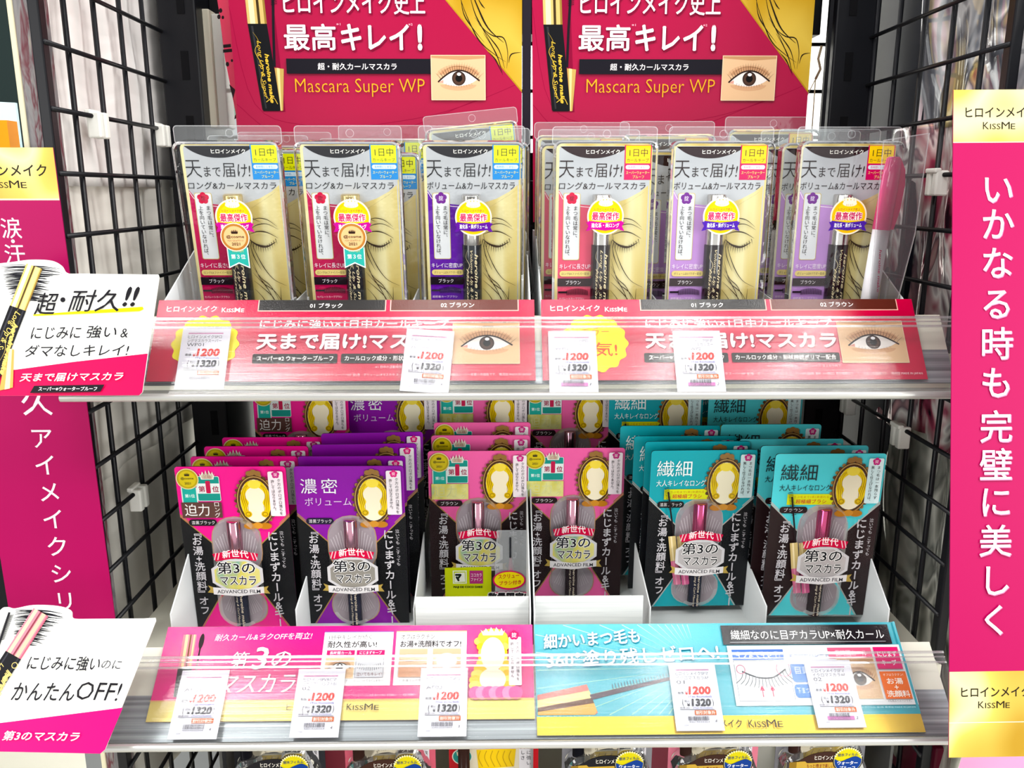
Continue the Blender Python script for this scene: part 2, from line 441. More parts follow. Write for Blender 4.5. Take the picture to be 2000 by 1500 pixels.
def brush_print(a, x0, y0, x1, y1, mat='#17131a'):
    """printed mascara brush lying on its side"""
    ym = (y0 + y1) / 2; w = x1 - x0; h = y1 - y0
    a.line([(x0, ym + h * .05), (x0 + w * .3, ym + h * .05)], h * .22, mat)
    for i in range(24):
        t = i / 23; x = x0 + w * (.28 + .70 * t); yc = ym + h * (.25 - .5 * math.sin(math.pi * (.15 + .7 * t))) * .6 + h * .1
        l = h * .38 * (0.75 + .25 * math.sin(math.pi * t)); a.line([(x, yc - l), (x + w * .01, yc + l)], w * .017, mat)

# ------------------------------------------------------------------ clear blister pack with a black mascara (upper shelf)
UU = 0.000642           # one print unit = 1/100 of the card width
UH = 201.0
def pack_map(unit, hgt, off=0.0):
    return lambda x, y, h: ((x - 50) * unit, -(h + off), (hgt - y) * unit)

def cyl_map(unit, hgt, xc, r, off):
    return lambda x, y, h: ((xc - 50) * unit + (r + h) * math.sin((x - xc) * unit / r), -(off + (r + h) * math.cos((x - xc) * unit / r)), (hgt - y) * unit)

def sunburst_badge(volume, award, ribbon):
    a = Art()
    pts = [(51 + (17.5) * math.cos(R(k * 6)), 73 + 17.5 * math.sin(R(k * 6))) for k in range(60)]
    a.slab([(51 + 19 * math.cos(R(k * 6)), 73 + 19 * math.sin(R(k * 6))) for k in range(60)], 0.0003, '#efe6cf')
    a.poly(pts, '#e9b92a'); a.ell(51, 73, 14.5, 14.5, '#f2cb3c')
    a.ell(51, 60, 7.5, 3, '#f4ead0', n=18); crown(a, 43.5, 52, 58.5, 61, '#f7f0dc')
    a.T('ＢＥＳＴ', 47.5, 60.5, 54.5, 62.5, '#c58a1a')
    a.T('ヒロインメイク史上', 39.5, 64.5, 62.5, 67.3, '#a01f3c')
    a.TO('最高傑作', 37, 68.5, 65, 77, '#c0145e', '#fff5f0', 0.05, bold=0.02)
    a.poly([(31, 79), (36, 78), (36, 87), (31, 88), (33.5, 83)], ribbon); a.poly([(71, 79), (66, 78), (66, 87), (71, 88), (68.5, 83)], ribbon)
    a.poly([(33.5, 77.5), (51, 79.5), (68.5, 77.5), (68.5, 85.5), (51, 87.5), (33.5, 85.5)], ribbon)
    a.T('進化系・美ボリューム' if volume else '進化系・美ロング', 36.5, 79.8, 65.5, 84.5, '#ffffff', bold=0.01)
    return a

def award_badge():
    a = Art()
    a.slab([(40, 104), (62, 104), (62, 126), (51, 121), (40, 126)], 0.0003, '#e8f0ee')
    a.poly([(41, 103), (61, 103), (61, 124.3), (51, 119.5), (41, 124.3)], '#3aa79d')
    a.T('マスカラ部門', 45, 106.5, 57, 109, '#d8c45a')
    a.T('第３位', 43.5, 111, 58.5, 116, '#ffffff', bold=0.015)
    a.ell(50, 93, 15, 15, '#f3e6d0'); a.ell(50, 93, 14, 14, '#b0763c'); a.ell(50, 93, 11.6, 11.6, '#e5b886')
    crown(a, 46, 84.5, 54, 89.5, '#2a1a12')
    a.T('@cosme', 41, 90.8, 59.5, 94.6, '#2a1a12', bold=0.02)
    a.T('ベストコスメアワード', 42, 95.6, 58.5, 97.6, '#2a1a12'); a.T('2021', 46, 98.6, 54.6, 101.6, '#2a1a12', bold=0.02)
    return a

def upper_pack(label, group, volume, brown, award):
    root = empty('mascara_pack', (0, 0, 0), label, 'mascara', group)
    dark = '#241216' if brown else '#0b0b14'
    panel = ('#b58ac6' if volume else '#d0546c') if brown else ('#5b1c96' if volume else '#b3124f')
    txt = '#221517' if brown else '#0d0d12'
    tagc = '#c2185c' if brown else '#1583c8'
    tagy = '#f0c81c' if brown else '#d9df1f'
    a = Art()
    a.slab(rrect(0, 0, 100, UH, 6), 0.0006, GOLDCARD, '#cbb478')
    a.poly(rrect(3, 2.5, 98, UH - 2, 4), SILVERCARD)
    a.poly([(40, 64), (58, 61.5), (75, 56), (88, 49), (97, 42), (97, UH - 6), (40, UH - 6)], GOLDCARD)
    a.poly([(3.2, 47), (8, 54), (14, 58), (25, 61.5), (42, 63), (42, UH - 4), (3.2, UH - 4)], panel)
    a.line([(3.5, 49), (8, 56.5), (14, 60.2), (25, 63.5), (42, 65)], 0.6, '#f0e6ea')
    a.poly([(4, 3)] + catmull([(4, 3), (14, 9.5), (28, 14), (45, 14.5), (60, 11), (71, 6), (71, 3)]), dark)
    a.T('ヒロインメイク', 31, 6, 66, 10.4, '#f4f1ea', bold=0.012)
    a.rect(71, 1.5, 99, 36.5, tagc); a.rect(72.2, 2, 98, 19.8, tagy)
    a.T('1日中', 76, 5, 95, 13, '#2c2410'); a.T('カールキープ', 73.5, 14.8, 96.5, 18.4, '#2c2410')
    a.rr(72.5, 21.5, 97.5, 25.8, 2, '#d6e6f0'); a.T('長時間にじまない', 75, 22.4, 95, 25, tagc)
    a.T('スーパーウォーター', 73, 27.6, 97.6, 30.8, '#f2e884'); a.T('プルーフ', 80, 31.8, 92, 35, '#f2e884')
    a.T('天', 3, 17, 19, 34.5, txt, bold=-0.008); a.T('まで', 21.5, 23.5, 38.5, 33.5, txt); a.T('届', 40.5, 20, 53, 34, txt, bold=-0.006); a.T('け!', 56, 21, 69, 34, txt, sh=.12)
    a.T('ボリューム&カールマスカラ' if volume else 'ロング&カールマスカラ', 3, 38.8, 94, 46.4, txt, sh=.08)
    # upright notice
    a.rr(8, 50, 26, 120, 2, '#c9b67a'); a.rr(8.6, 50.6, 25.4, 119.4, 2, '#d9dadd')
    petals(a, 17, 55.5, 6, '#6c2a86' if volume else '#c02244'); a.T('掟', 14.6, 53, 19.4, 58, '#3a0c18' if not volume else '#efe6f5')
    a.V('まつ毛は常に、', 21, 63, 99, 5.2, txt); a.V('上を向いていなければ、', 13.2, 63, 118, 5.2, txt)
    a.T('キレイに密度UP' if volume else 'キレイに長さUP', 5, 124, 38, 129.4, '#f1e4ee')
    a.rr(5, 131.4, 39, 137.4, 3, '#d8c27c'); a.T('ボリュームEXパウダー配合' if volume else 'ロングEXファイバー配合', 7.5, 133, 37, 136, '#3a2412')
    a.rect(3.2, 139.5, 40, 148, dark); a.T('ブラウン' if brown else 'ブラック', 12, 141.6, 28, 146, '#e9e3e6')
    brush_print(a, 4, 149.5, 36, 158.5); a.T('超密着カーブブラシ' if volume else 'セパレートカーブブラシ', 5, 160, 32, 162.6, '#ecd7e2')
    for cx, t in ((12, '瞬間'), (27, 'ダマ')): a.ell(cx, 172, 6.4, 6.4, '#dfd6da', n=20); a.T(t, cx - 3.6, 167.5, cx + 3.6, 170.8, '#3a2a2c')
    # flowing line drawing on the gold panel
    ln = '#33220f'
    strands(a, [[(60, 88), (64, 108), (72, 128), (82, 142), (95, 149)], [(60, 118), (66, 138), (76, 156), (84, 178)], [(60, 126), (68, 140), (78, 150), (88, 172)],
                [(60, 134), (70, 146), (82, 156), (93, 176)], [(60, 143), (70, 152), (80, 164), (84, 184)], [(60, 152), (68, 162), (74, 176), (76, 188)], [(88, 150), (87, 168), (84, 188)],
                [(62, 90), (68, 84), (80, 82), (92, 88)], [(64, 79), (72, 76), (82, 78), (91, 85)], [(60, 100), (63, 116), (70, 132)]], 0.95, ln)
    for k in range(7): a.line([(66 + k * 3.6, 66 - k * 2.2), (70 + k * 3.8, 63 - k * 2.4)], 0.5, ln, taper='both')
    for k in range(8): a.line([(58 + k * .6, 78 - k * .5), (66 + k * 1.4, 72 + k * 1.3)], 0.5, ln, taper=True)
    # plain printed lash fan
    a.line([(60, 98), (68, 104), (78, 106), (88, 101)], 2.6, ln, taper='both'); a.line([(61, 93), (70, 90), (80, 91), (91, 97)], 1.4, ln, taper='both')
    for k in range(13): t = k / 12; a.line([(60 + 28 * t, 99 + 7 * math.sin(math.pi * t) - t * 1.5), (58.5 + 31 * t, 106 + 8 * math.sin(math.pi * t) - t * 3)], .8, ln, taper=True)
    a.build('card', pack_map(UU, UH, 0.0012), root)
    # mascara behind the clear front
    r = 0.0066; t = MB()
    xc = (48.5 - 50) * UU
    z0, z1 = 6 * UU, (UH - 103) * UU
    body = MB().tube([(xc, -0.0030, z0), (xc, -0.0030, z0 + .0006), (xc, -0.0030, z1 - .0006), (xc, -0.0030, z1)], [r * .9, r, r, r * .97], 28).build('mascara_tube', P('#1a1114', rough=.16, spec=.6) if brown else NAVY, root, True, lift=False)
    m = body.modifiers.new('soft_edges', 'EDGE_SPLIT'); m.split_angle = R(50)
    b = Art(); ink = '#d9c9a4'
    b.T('heroine make', 51.5, 112, 55.5, 178, ink, rot=90, sh=.25, bold=0.03)
    b.T('Volume Up & Super' if volume else 'Long Up & Super', 46.3, 108, 49.6, 176, ink, rot=90, sh=.35)
    b.T('Mascara', 42.6, 128, 45.4, 166, ink, rot=90, sh=.35)
    b.line([(44, 108), (42, 116), (46, 124), (43, 134), (47, 146)], 0.5, ink, taper='both'); b.line([(47, 150), (43, 160), (47, 170), (44, 180)], 0.5, ink, taper='both')
    b.build('lettering', cyl_map(UU, UH, 48.5, r, 0.0030 + 0.00008), body)
    cap = MB().tube([(xc, -0.0030, z1), (xc, -0.0030, (UH - 52) * UU), (xc, -0.0030, (UH - 51) * UU)], [r * .96, r * .96, r * .85], 28).build('mascara_cap', SILVER if volume or brown else GOLDCAP, root, True, lift=False)
    m = cap.modifiers.new('soft_edges', 'EDGE_SPLIT'); m.split_angle = R(50)
    # clear blister shell
    bm = []; fs = []
    loops = [(rrect(-3.5, -2.5, 103.5, UH + 1, 8), .0006), (rrect(-2.8, -1.8, 102.8, UH, 8), .0085), (rrect(-1.0, 0, 101, UH - 2, 7), .0102), (rrect(3, 4, 97, UH - 6, 5), .0105)]
    n = len(loops[0][0])
    for pts, h in loops: bm += [((x - 50) * UU, -h, (UH - y) * UU) for x, y in pts]
    for k in range(3):
        for i in range(n): fs.append((k * n + i, k * n + (i + 1) % n, (k + 1) * n + (i + 1) % n, (k + 1) * n + i))
    fs.append(tuple(3 * n + i for i in range(n)))
    bl = mesh('blister', bm, fs, CLEAR, root)
    rim = []; rf = []
    for pts, h in ((rrect(-3.5, -2.5, 103.5, UH + 1, 8), .0088), (rrect(-2.0, -1.0, 102, UH - .5, 7), .0104)): rim += [((x - 50) * UU, -h - .0002, (UH - y) * UU) for x, y in pts]
    for i in range(n): rf.append((i, (i + 1) % n, n + (i + 1) % n, n + i))
    mesh('rim', rim, rf, CLEARRIM, bl)
    # hang tab
    tb = Art(); tb.slab(rrect(-4.5, -17, 104.5, 2, 4), 0.0005, CLEARTAB); tab = tb.build('hang_tab', pack_map(UU, UH, 0.0008), root)
    rg = Art(); rg.ring(52, -9.5, 4.2, 4.2, 0.6, CLEARRIM); o = rrect(-4.5, -17, 104.5, 2, 4); i_ = rrect(-3.7, -16.2, 103.7, 1.2, 3.5)
    k = len(o); rg.add(o + i_, [(j, (j + 1) % k, k + (j + 1) % k, k + j) for j in range(k)], CLEARRIM)
    rg.build('edge', pack_map(UU, UH, 0.0010), tab)
    sunburst_badge(volume, award, '#58208c' if volume and not brown else '#4a2a9a' if volume else '#b5178a').build('round_sticker', pack_map(UU, UH, 0.0110), root)
    if award: award_badge().build('award_sticker', pack_map(UU, UH, 0.0115), root)
    return root

# ------------------------------------------------------------------ film mascara pack (lower shelf)
LU = 0.000775
LH = 165.0
def award_first(a):
    a.poly([(4, 20), (18.5, 20), (18.5, 49), (11.2, 45), (4, 49)], '#dfe9e6'); a.poly([(5, 20), (17.5, 20), (17.5, 47), (11.2, 43.3), (5, 47)], '#2fa99c')
    a.T('第1位', 7, 26.5, 16, 30, '#e8f6f2', bold=.02)
    a.rr(18.5, 9, 39.5, 33.5, 1.5, '#dfe9e6'); a.rr(19, 9.5, 39, 33, 1.2, '#1f8f84'); a.rect(18.5, 16, 39.5, 26, '#e8eceb')
    a.T('第', 20, 18.5, 26, 24.6, '#a01845', bold=.02); a.T('1', 26.8, 13.5, 31, 25.6, '#c0184e', bold=.03); a.T('位', 32.5, 18.5, 38.5, 24.6, '#a01845', bold=.02)
    crown(a, 22, 2.6, 36, 12, '#f0eae4'); crown(a, 23.2, 4, 34.8, 11.4, '#c9b9a2'); a.T('三冠', 25.6, 8.2, 32.4, 11.2, '#a01845')
    a.ell(11, 11.5, 10.2, 10.2, '#e6d9a8'); a.ell(11, 11.5, 9.4, 9.4, '#b8a01f'); a.ell(11, 11.5, 7.8, 7.8, '#d4bd35')
    crown(a, 8.4, 5, 13.6, 8.6, '#3a2c08'); a.T('@cosme', 5.2, 9.6, 16.8, 12.4, '#2c2006', bold=.02); a.T('2021', 8.2, 14.6, 13.8, 16.8, '#2c2006', bold=.02)

def film_pack(label, group, kind, brown):
    root = empty('film_mascara_pack', (0, 0, 0), label, 'mascara', group)
    base = {'long': '#f06aa6' if brown else '#f00a90', 'volume': '#8a149e', 'micro': '#5fd2da' if brown else '#08a2ae'}[kind]
    dark = '#200d10' if brown else '#05060b'
    gold = '#a9814a' if kind != 'micro' else '#b9b4ae'
    a = Art()
    a.slab(rrect(0, 0, 100, LH, 3), 0.0010, base, dark)
    a.rr(40, -0.0, 60, 0.01, .001, base)
    a.ring(50, 9, 5.2, 5.2, .35, base)
    # dark side panels with gold edges
    L = [(0, 49), (33, 83), (37, 92), (37, 118), (30, 130), (14, 155), (8, LH), (0, LH)]
    a.poly(L, dark); a.poly([(100 - x, y) for x, y in L], dark)
    for sgn in (0, 1):
        f = (lambda x: x) if sgn == 0 else (lambda x: 100 - x)
        a.line([(f(0), 49), (f(34), 83.5)], 1.1, gold, smooth=False); a.line([(f(30), 130), (f(9), LH)], 1.1, gold, smooth=False); a.line([(f(0), 47), (f(10), 57)], 0.9, gold, smooth=False)
    a.rect(45, 90, 55, 140, dark)
    # see-through windows with printed rays
    for y0, y1 in ((50, 108), (127, 161)):
        a.rr(26.5, y0 - .8, 72.5, y1 + .8, 22 if y0 < 60 else 16, '#b08a66' if kind != 'micro' else '#a8b0b0'); a.rr(27.3, y0, 71.7, y1, 21.5 if y0 < 60 else 15.5, '#9d9096')
    for k in range(-8, 9):
        if abs(k) > 1: a.line([(49.5 + k * 1.2, 104), (49.5 + k * 2.5, 56 + abs(k) * 2.2)], .5, '#cfc6ca', smooth=False); a.line([(49.5 + k * 1.2, 130), (49.5 + k * 2.2, 156 - abs(k) * 1.2)], .4, '#c0b6bb', smooth=False)
    if kind == 'long':
        award_first(a)
        a.rect(3, 33.5 + 1, 39.5, 50, '#5a3a34' if not brown else '#d98a72')
        a.T('迫力', 5.5, 36, 28, 48, '#f2ecea'); a.V('ロング', 35, 33.5, 50, 5.6, '#f2ecea')
        if brown: a.rect(3, 34, 39.5, 50.5, ramp_hol()); a.T('迫力', 5.5, 36, 28, 48, '#d8d59a'); a.V('ロング', 35, 33.5, 50, 5.6, '#d8d59a')
    elif kind == 'volume':
        a.T('濃', 5, 12, 20, 27, '#f4eef6'); a.T('密', 24, 12, 39, 27, '#f4eef6'); a.T('ボリューム', 8, 31, 51, 39, '#e6c6ea')
    else:
        c1 = '#1d2b30' if brown else '#f2fafa'
        a.T('繊細', 6, 10, 39, 26, c1); a.T('大人キレイなロング', 6, 29.5, 53, 36, c1)
        a.rect(14, 39, 62, 49.5, '#dfe021'); a.T('うぶ毛まで1本1本塗れる', 20, 40.6, 52, 43, '#c07a2a'); a.T('超極細ブラシ', 22, 44, 50, 48.4, '#c22b35', bold=.015)
    a.rr(8, 51.5, 33.5, 58, 3, dark if kind != 'volume' else '#17102c'); a.T('ブラウン' if brown else '漆黒ブラック', 12 if brown else 10.5, 52.8, 29 if brown else 31.5, 56.6, '#eee6e8')
    cameo(a, 71, 33, 17.5, 25)
    a.rr(84, 4, 97.5, 48, 1.5, '#eee3e8' if kind != 'micro' else '#d9eef0'); petals(a, 91, 7, 3.6, '#c0397e' if kind != 'volume' else '#d0357a'); a.T('掟', 89.4, 5.4, 92.6, 8.6, '#fbeef4')
    if kind == 'micro': a.V('まつ毛は一本残らず', 93.6, 11, 44, 3.4, '#222226'); a.V('美しく仕上げなければ、', 88, 11, 47, 3.3, '#222226')
    else: a.V('夕方のポロポロ落ちを', 93.6, 11, 47, 3.5, '#222226'); a.V('許してはなりません。', 88, 12, 44, 3.3, '#222226')
    w = '#c9c6ca'
    a.V('『お湯+洗顔料』オフ', 14, 61, 150, 9.8, w, bold=.012)
    a.V('にじまずカール&キー', 84, 62, 164, 10.4, w, bold=.016); a.V('泣いても こすっても', 92.5, 62, 100, 4, w)
    # printed micro brush and two-tone tubes
    if kind == 'micro':
        a.line([(17, 40), (20, 58), (25, 86)], 1.6, '#20191c', smooth=False)
        for k in range(16): y = 36 + k * 1.45; x = 15.3 + k * .33; a.line([(x - 2.1, y + .5), (x + 2.1, y - .5)], .55, '#20191c', smooth=False)
        for k, (c0, c1, c2) in enumerate((('#c9b37c', '#e6d6ac', '#c06a86'), ('#bfa66e', '#dcc795', '#c25a84'))):
            x = 19.5 + k * 8.2; d = 8.5
            a.poly([(x, 86.5), (x + 7, 85.8), (x + 7 + d * .45, 112), (x + d * .45, 113)], c0); a.poly([(x + 2, 86.3), (x + 3.6, 86.2), (x + 3.6 + d * .45, 112.5), (x + 2 + d * .45, 112.7)], c1)
            a.poly([(x + d * .45, 113), (x + 7 + d * .45, 112), (x + 7 + d, 138), (x + d, 139)], c2); a.poly([(x + 2 + d * .45, 112.7), (x + 3.6 + d * .45, 112.5), (x + 3.6 + d, 138.5), (x + 2 + d, 138.7)], '#d98aa4')
    a.build('card', pack_map(LU, LH, 0.0), root)
    # the mascara in the window
    xc = (49 - 50) * LU; r = 0.0049
    cm = P('#c2567c', rough=.16, metal=.9) if kind == 'micro' else P('#c894a4', rough=.14, metal=1)
    cap = MB().tube([(xc, -.0022, (LH - 95) * LU), (xc, -.0022, (LH - 53) * LU), (xc, -.0022, (LH - 52) * LU)], [r, r, r * .9], 24).build('mascara_cap', cm, root, True, lift=False)
    body = MB().tube([(xc, -.0022, (LH - 161) * LU), (xc, -.0022, (LH - 95) * LU)], [r, r], 24).build('mascara_tube', P('#21151b', rough=.2) if brown else P('#15182a', rough=.2), root, True, lift=False)
    for o in (cap, body): m = o.modifiers.new('soft_edges', 'EDGE_SPLIT'); m.split_angle = R(50)
    b = Art(); b.T('heroine make', 50, 126, 52.6, 160, '#d9c9b4', rot=90, sh=.25, bold=.02); b.T('Long & Curl Mascara', 46, 126, 48.4, 160, '#d9c9b4', rot=90, sh=.3)
    b.build('lettering', cyl_map(LU, LH, 49, r, .0022 + .00006), body)
    # badge printed on the clear film
    g = Art(); hexo = [(50 + 25.5 * math.cos(R(k * 45 + 22.5)), 105 + 18.5 * math.sin(R(k * 45 + 22.5))) for k in range(8)]
    hexi = [(50 + 22.5 * math.cos(R(k * 45 + 22.5)), 105 + 16 * math.sin(R(k * 45 + 22.5))) for k in range(8)]
    g.slab(hexo, 0.0004, '#c4c2c4'); g.poly(hexi, ramp_hol() if kind == 'long' else P('#a7a39c', rough=.2, metal=.5) if kind == 'volume' else P('#c3bfc0', rough=.25, metal=.4))
    g.poly([(29, 82.5), (50, 78.5), (71, 82.5), (68.5, 90), (50, 87), (31.5, 90)], '#bf1444')
    g.T('新世代', 38, 79.5, 62, 87.5, '#f7e3e4', bold=.02, arc=1.6)
    for sx in (-1, 1):
        for k in range(2): g.line([(50 + sx * (16.5 + k * 3), 88.6), (50 + sx * (14.5 + k * 3), 81.4)], 1, '#e8b8bf', smooth=False)
    c = '#14141a'
    g.TO('第3の', 32, 90.5, 67, 103, c, '#e8e6e4', .035, bold=.01); g.TO('マスカラ', 34, 105, 67, 114.5, c, '#e8e6e4', .035, bold=.015)
    g.poly([(22, 114.5), (29, 117.5), (30, 123), (21, 122), (24, 118.5)], '#a58e4c'); g.poly([(78, 115.5), (71, 117.5), (70, 123), (79, 123.5), (76, 119)], '#a58e4c')
    g.poly([(26.5, 116.5), (50, 119), (73.5, 116), (73.5, 123), (50, 126.2), (26.5, 124)], '#d3d0d0'); g.T('ADVANCED FILM', 30, 119.3, 70, 123, '#22222a', bold=.01)
    g.build('badge', pack_map(LU, LH, .0074), root)
    # clear shell: flat edge and raised pill over the mascara
    bm = []; fs = []
    loops = [(rrect(-.6, -.6, 100.6, LH + .4, 3), .0014), (rrect(28, 48.5, 71, LH - 4, 20), .0018), (rrect(29, 50, 70, LH - 5, 19), .0064), (rrect(33, 54, 66, LH - 9, 15), .0072)]
    n = len(loops[0][0])
    for pts, h in loops: bm += [((x - 50) * LU, -h, (LH - y) * LU) for x, y in pts]
    for k in range(3):
        for i in range(n): fs.append((k * n + i, k * n + (i + 1) % n, (k + 1) * n + (i + 1) % n, (k + 1) * n + i))
    fs.append(tuple(3 * n + i for i in range(n)))
    mesh('blister', bm, fs, CLEARSOFT, root)
    return root

def ramp_hol():
    if 'hol' not in MATS:
        MATS['hol'] = ramp_material('hologram_foil', ((0.3, '#8fb9a6'), (0.45, '#e3d873'), (0.6, '#efe9a2'), (0.75, '#c9b75a')), 45, (1, 1, .5), rough=.3, metal=.35, distort=1.0)
    return MATS['hol']
# ------------------------------------------------------------------ the setting
st = lambda o: tag(o, None, None, None, 'structure')
FZ = -CAMZ
st(MB().box(-3, 3, -2.5, 2.6, FZ - .05, FZ).build('floor', ramp_material('floor_vinyl', ((0.35, '#d9d6c6'), (0.65, '#e6e3d5')), 2, (1, 1, 1), rough=.35)))
st(MB().box(-3, 3, 2.6, 2.7, FZ, 1.6).build('wall_back', P('#f3f3ef', rough=.7)))

# ------------------------------------------------------------------ gondola: shelves, rails, uprights, mesh sides
S1, S2, S3 = -.1050, -.3165, -.535
def shelf(z, y0, label):
    r = empty('shelf', (0.005, .66, z), label, 'shelf', 'gondola shelves')
    m = MB().box(-.275, .297, y0 - .66, .09, -.022, -.0005); m.build('shelf_plate', SHELFWHITE, r, lift=False, bevel=.001)
    # slotted front lip
    lip = MB(); 
    lip.box(-.275, .297, y0 - .6615, y0 - .660, -.030, .0); lip.build('front_lip', SHELFWHITE, r, lift=False)
    s = MB()
    for k in range(22): x = -.262 + k * .026; s.box(x, x + .010, y0 - .6622, y0 - .6613, -.018, -.013)
    s.build('lip_slots', P('#7d7c74'), r, lift=False)
    return r
shelf(S1, .545, 'upper cream steel shelf carrying the silver-carded mascara trays')
shelf(S2, .515, 'middle cream steel shelf carrying the film mascara trays')
shelf(S3, .50, 'lowest cream steel shelf with the eyeliner packs at the bottom edge')

def rail(name, T, B, x0, x1, label, coverT, coverB):
    r = empty(name, (0, 0, 0), label, 'price rail', 'price rails')
    (ty, tz), (by, bz) = T, B
    L = math.hypot(by - ty, bz - tz); dy, dz = (by - ty) / L, (bz - tz) / L; ny, nz = dz, -dy   # outward normal toward the shopper
    if ny > 0: ny, nz = -ny, -nz
    pt = lambda s, h: (ty + dy * s + ny * h, tz + dz * s + nz * h)
    m = MB(); m.extrude_x([pt(L * .62, -.0025), pt(L * 1.02, -.0025), pt(L * 1.02, -.0045), pt(L * .62, -.0045)], x0, x1); m.build('back_plate', RAILMETAL, r, lift=False)
    m = MB(); m.extrude_x([pt(L * .18, -.0027), pt(L * .63, -.0027), pt(L * .63, -.0047), pt(L * .18, -.0047)], x0, x1); m.build('upper_back_plate', SHELFWHITE, r, lift=False)
    # clear cover with its beads
    (cty, ctz), (cby, cbz) = coverT, coverB
    cl = math.hypot(cby - cty, cbz - ctz); ey, ez = (cby - cty) / cl, (cbz - ctz) / cl; my, mz = ez, -ey
    if my > 0: my, mz = -my, -mz
    cp = lambda s, h: (cty + ey * s + my * h, ctz + ez * s + mz * h)
    m = MB(); m.extrude_x([cp(cl * t, .0016 * math.sin(math.pi * t)) for t in [k / 10 for k in range(11)]], x0, x1, closed=False); c = m.build('clear_cover', RAILCLEAR, r, smooth=True, lift=False)
    b = MB()
    for s, w, h in ((0, .0016, .0008), (.0035, .0006, .0008), (.0066, .0012, .0010)): b.extrude_x([cp(s, .0), cp(s, h), cp(s + w, h), cp(s + w, .0)], x0, x1)
    b.build('bead', RAILBEAD, c, lift=False)
    # bottom lip
    m = MB(); y, z = cp(cl, 0)
    prof = [(y + .0025 * math.cos(R(t)), z - .0015 + .0025 * math.sin(R(t))) for t in range(0, 360, 30)]
    m.extrude_x(prof, x0, x1); m.extrude_x([(y, z - .002), (y, z - .004), (by + .006, bz - .010), (by + .006, bz - .007)], x0, x1); m.build('bottom_lip', RAILLIP, r, lift=False)
    return r
RAILMETAL = ramp_material('rail_painted_streaks', ((0.25, '#55585c'), (0.5, '#8d9296'), (0.75, '#b4babd')), 1, (3, 420, 420), rough=.3, metal=.3)  # light and dark grey bands paint horizontal reflections on the plate
RAILLIP = P('#b9b9b6', rough=.25, metal=.5)
rail('price_rail', (.5475, -.0687), (.515, -.1157), -.2655, .289, 'clear-fronted price rail along the upper shelf holding four price cards', (.528, -.0776), (.4945, -.1195))
rail('price_rail', (.517, -.2858), (.4626, -.3323), -.2655, .289, 'clear-fronted price rail along the middle shelf holding five price cards', (.492, -.2930), (.4545, -.3310))

def upright(x0, x1, y0, y1, sgn, label):
    r = empty('slotted_upright', ((x0 + x1) / 2, (y0 + y1) / 2, FZ), label, 'shelf post', 'slotted uprights')
    cx, cy = (x0 + x1) / 2, (y0 + y1) / 2
    MB().box(x0 - cx, x1 - cx, y0 - cy, y1 - cy, 0, 1.75).build('post', BLACKMETAL, r, lift=False, bevel=.0015)
    for k in range(11):
        z = 1.75 - .05 - k * .05 - .55 + .35
        s = MB(); s.box((x0 + x1) / 2 - cx - .003 + .004 * sgn, (x0 + x1) / 2 - cx + .003 + .004 * sgn, y0 - cy - .0006, y0 - cy, z - .011, z + .011); s.build('slot', P('#050508', rough=.7), r, lift=False)
    return r
upright(-.274, -.243, .722, .80, 1, 'black slotted upright at the back left corner of the bay')
upright(.272, .306, .722, .738, -1, 'black slotted upright at the back right corner of the bay')
b = MB().box(-.243, .272, .755, .80, .130, .21).build('back_beam', BLACKMETAL, bevel=.001); tag(b, 'black steel beam across the back above the header cards', 'beam')
b = MB().box(.2670, .2700, .724, .728, -.3, .16).build('thin_post', BLACKMETAL); tag(b, 'thin black rod beside the back right upright', 'post')

def mesh_side(x, ypost, y0, dy, n, z0, dz, label, sgn):
    r = empty('wire_mesh_panel', (x, ypost, FZ), label, 'mesh panel', 'wire mesh sides')
    MB().box(-.004 if sgn > 0 else -.003, .003 if sgn > 0 else .004, -.004, .004, .6, 1.62).build('frame_bar', BLACKMETAL, r, lift=False, bevel=.001)
    v = MB()
    for k in range(n): v.tube([(0, y0 + dy * k - ypost, .6), (0, y0 + dy * k - ypost, 1.62)], .0019, 8)
    v.build('upright_wires', BLACKMETAL, r, True, lift=False)
    h = MB(); k = -20
    while k < 12:
        z = z0 + dz * k
        if -.7 < z < .26: h.tube([(.0032 * sgn, -.003, z + CAMZ), (.0032 * sgn, .722 - ypost, z + CAMZ)], .0016, 8)
        k += 1
    h.build('level_wires', BLACKMETAL, r, True, lift=False)
    return r
mesh_side(-.275, .539, .5715, .0412, 4, .0113, .0382, 'black wire mesh panel on the left side with white paper behind it', 1)
mesh_side(.305, .527, .5586, .0404, 5, .0115, .0370, 'black wire mesh panel on the right side with clear film behind it', -1)
g = MB()
for k in range(-2, 6): z = .0085 + k * .0385; g.tube([(-.243, .765, z), (.290, .765, z)], .0016, 8)
for k in range(12): x = -.221 + k * .0405; g.tube([(x, .768, -.5), (x, .768, .2)], .0016, 8)
o = g.build('back_wire_grid', BLACKMETAL, None, True); tag(o, 'black wire grid closing the back of the bay', 'wire grid')
o = MB().box(-.24, .258, .79, .795, -.52, .035).build('backing_board', P('#17171b', rough=.5)); tag(o, 'dark back panel behind the lower stock', 'panel')

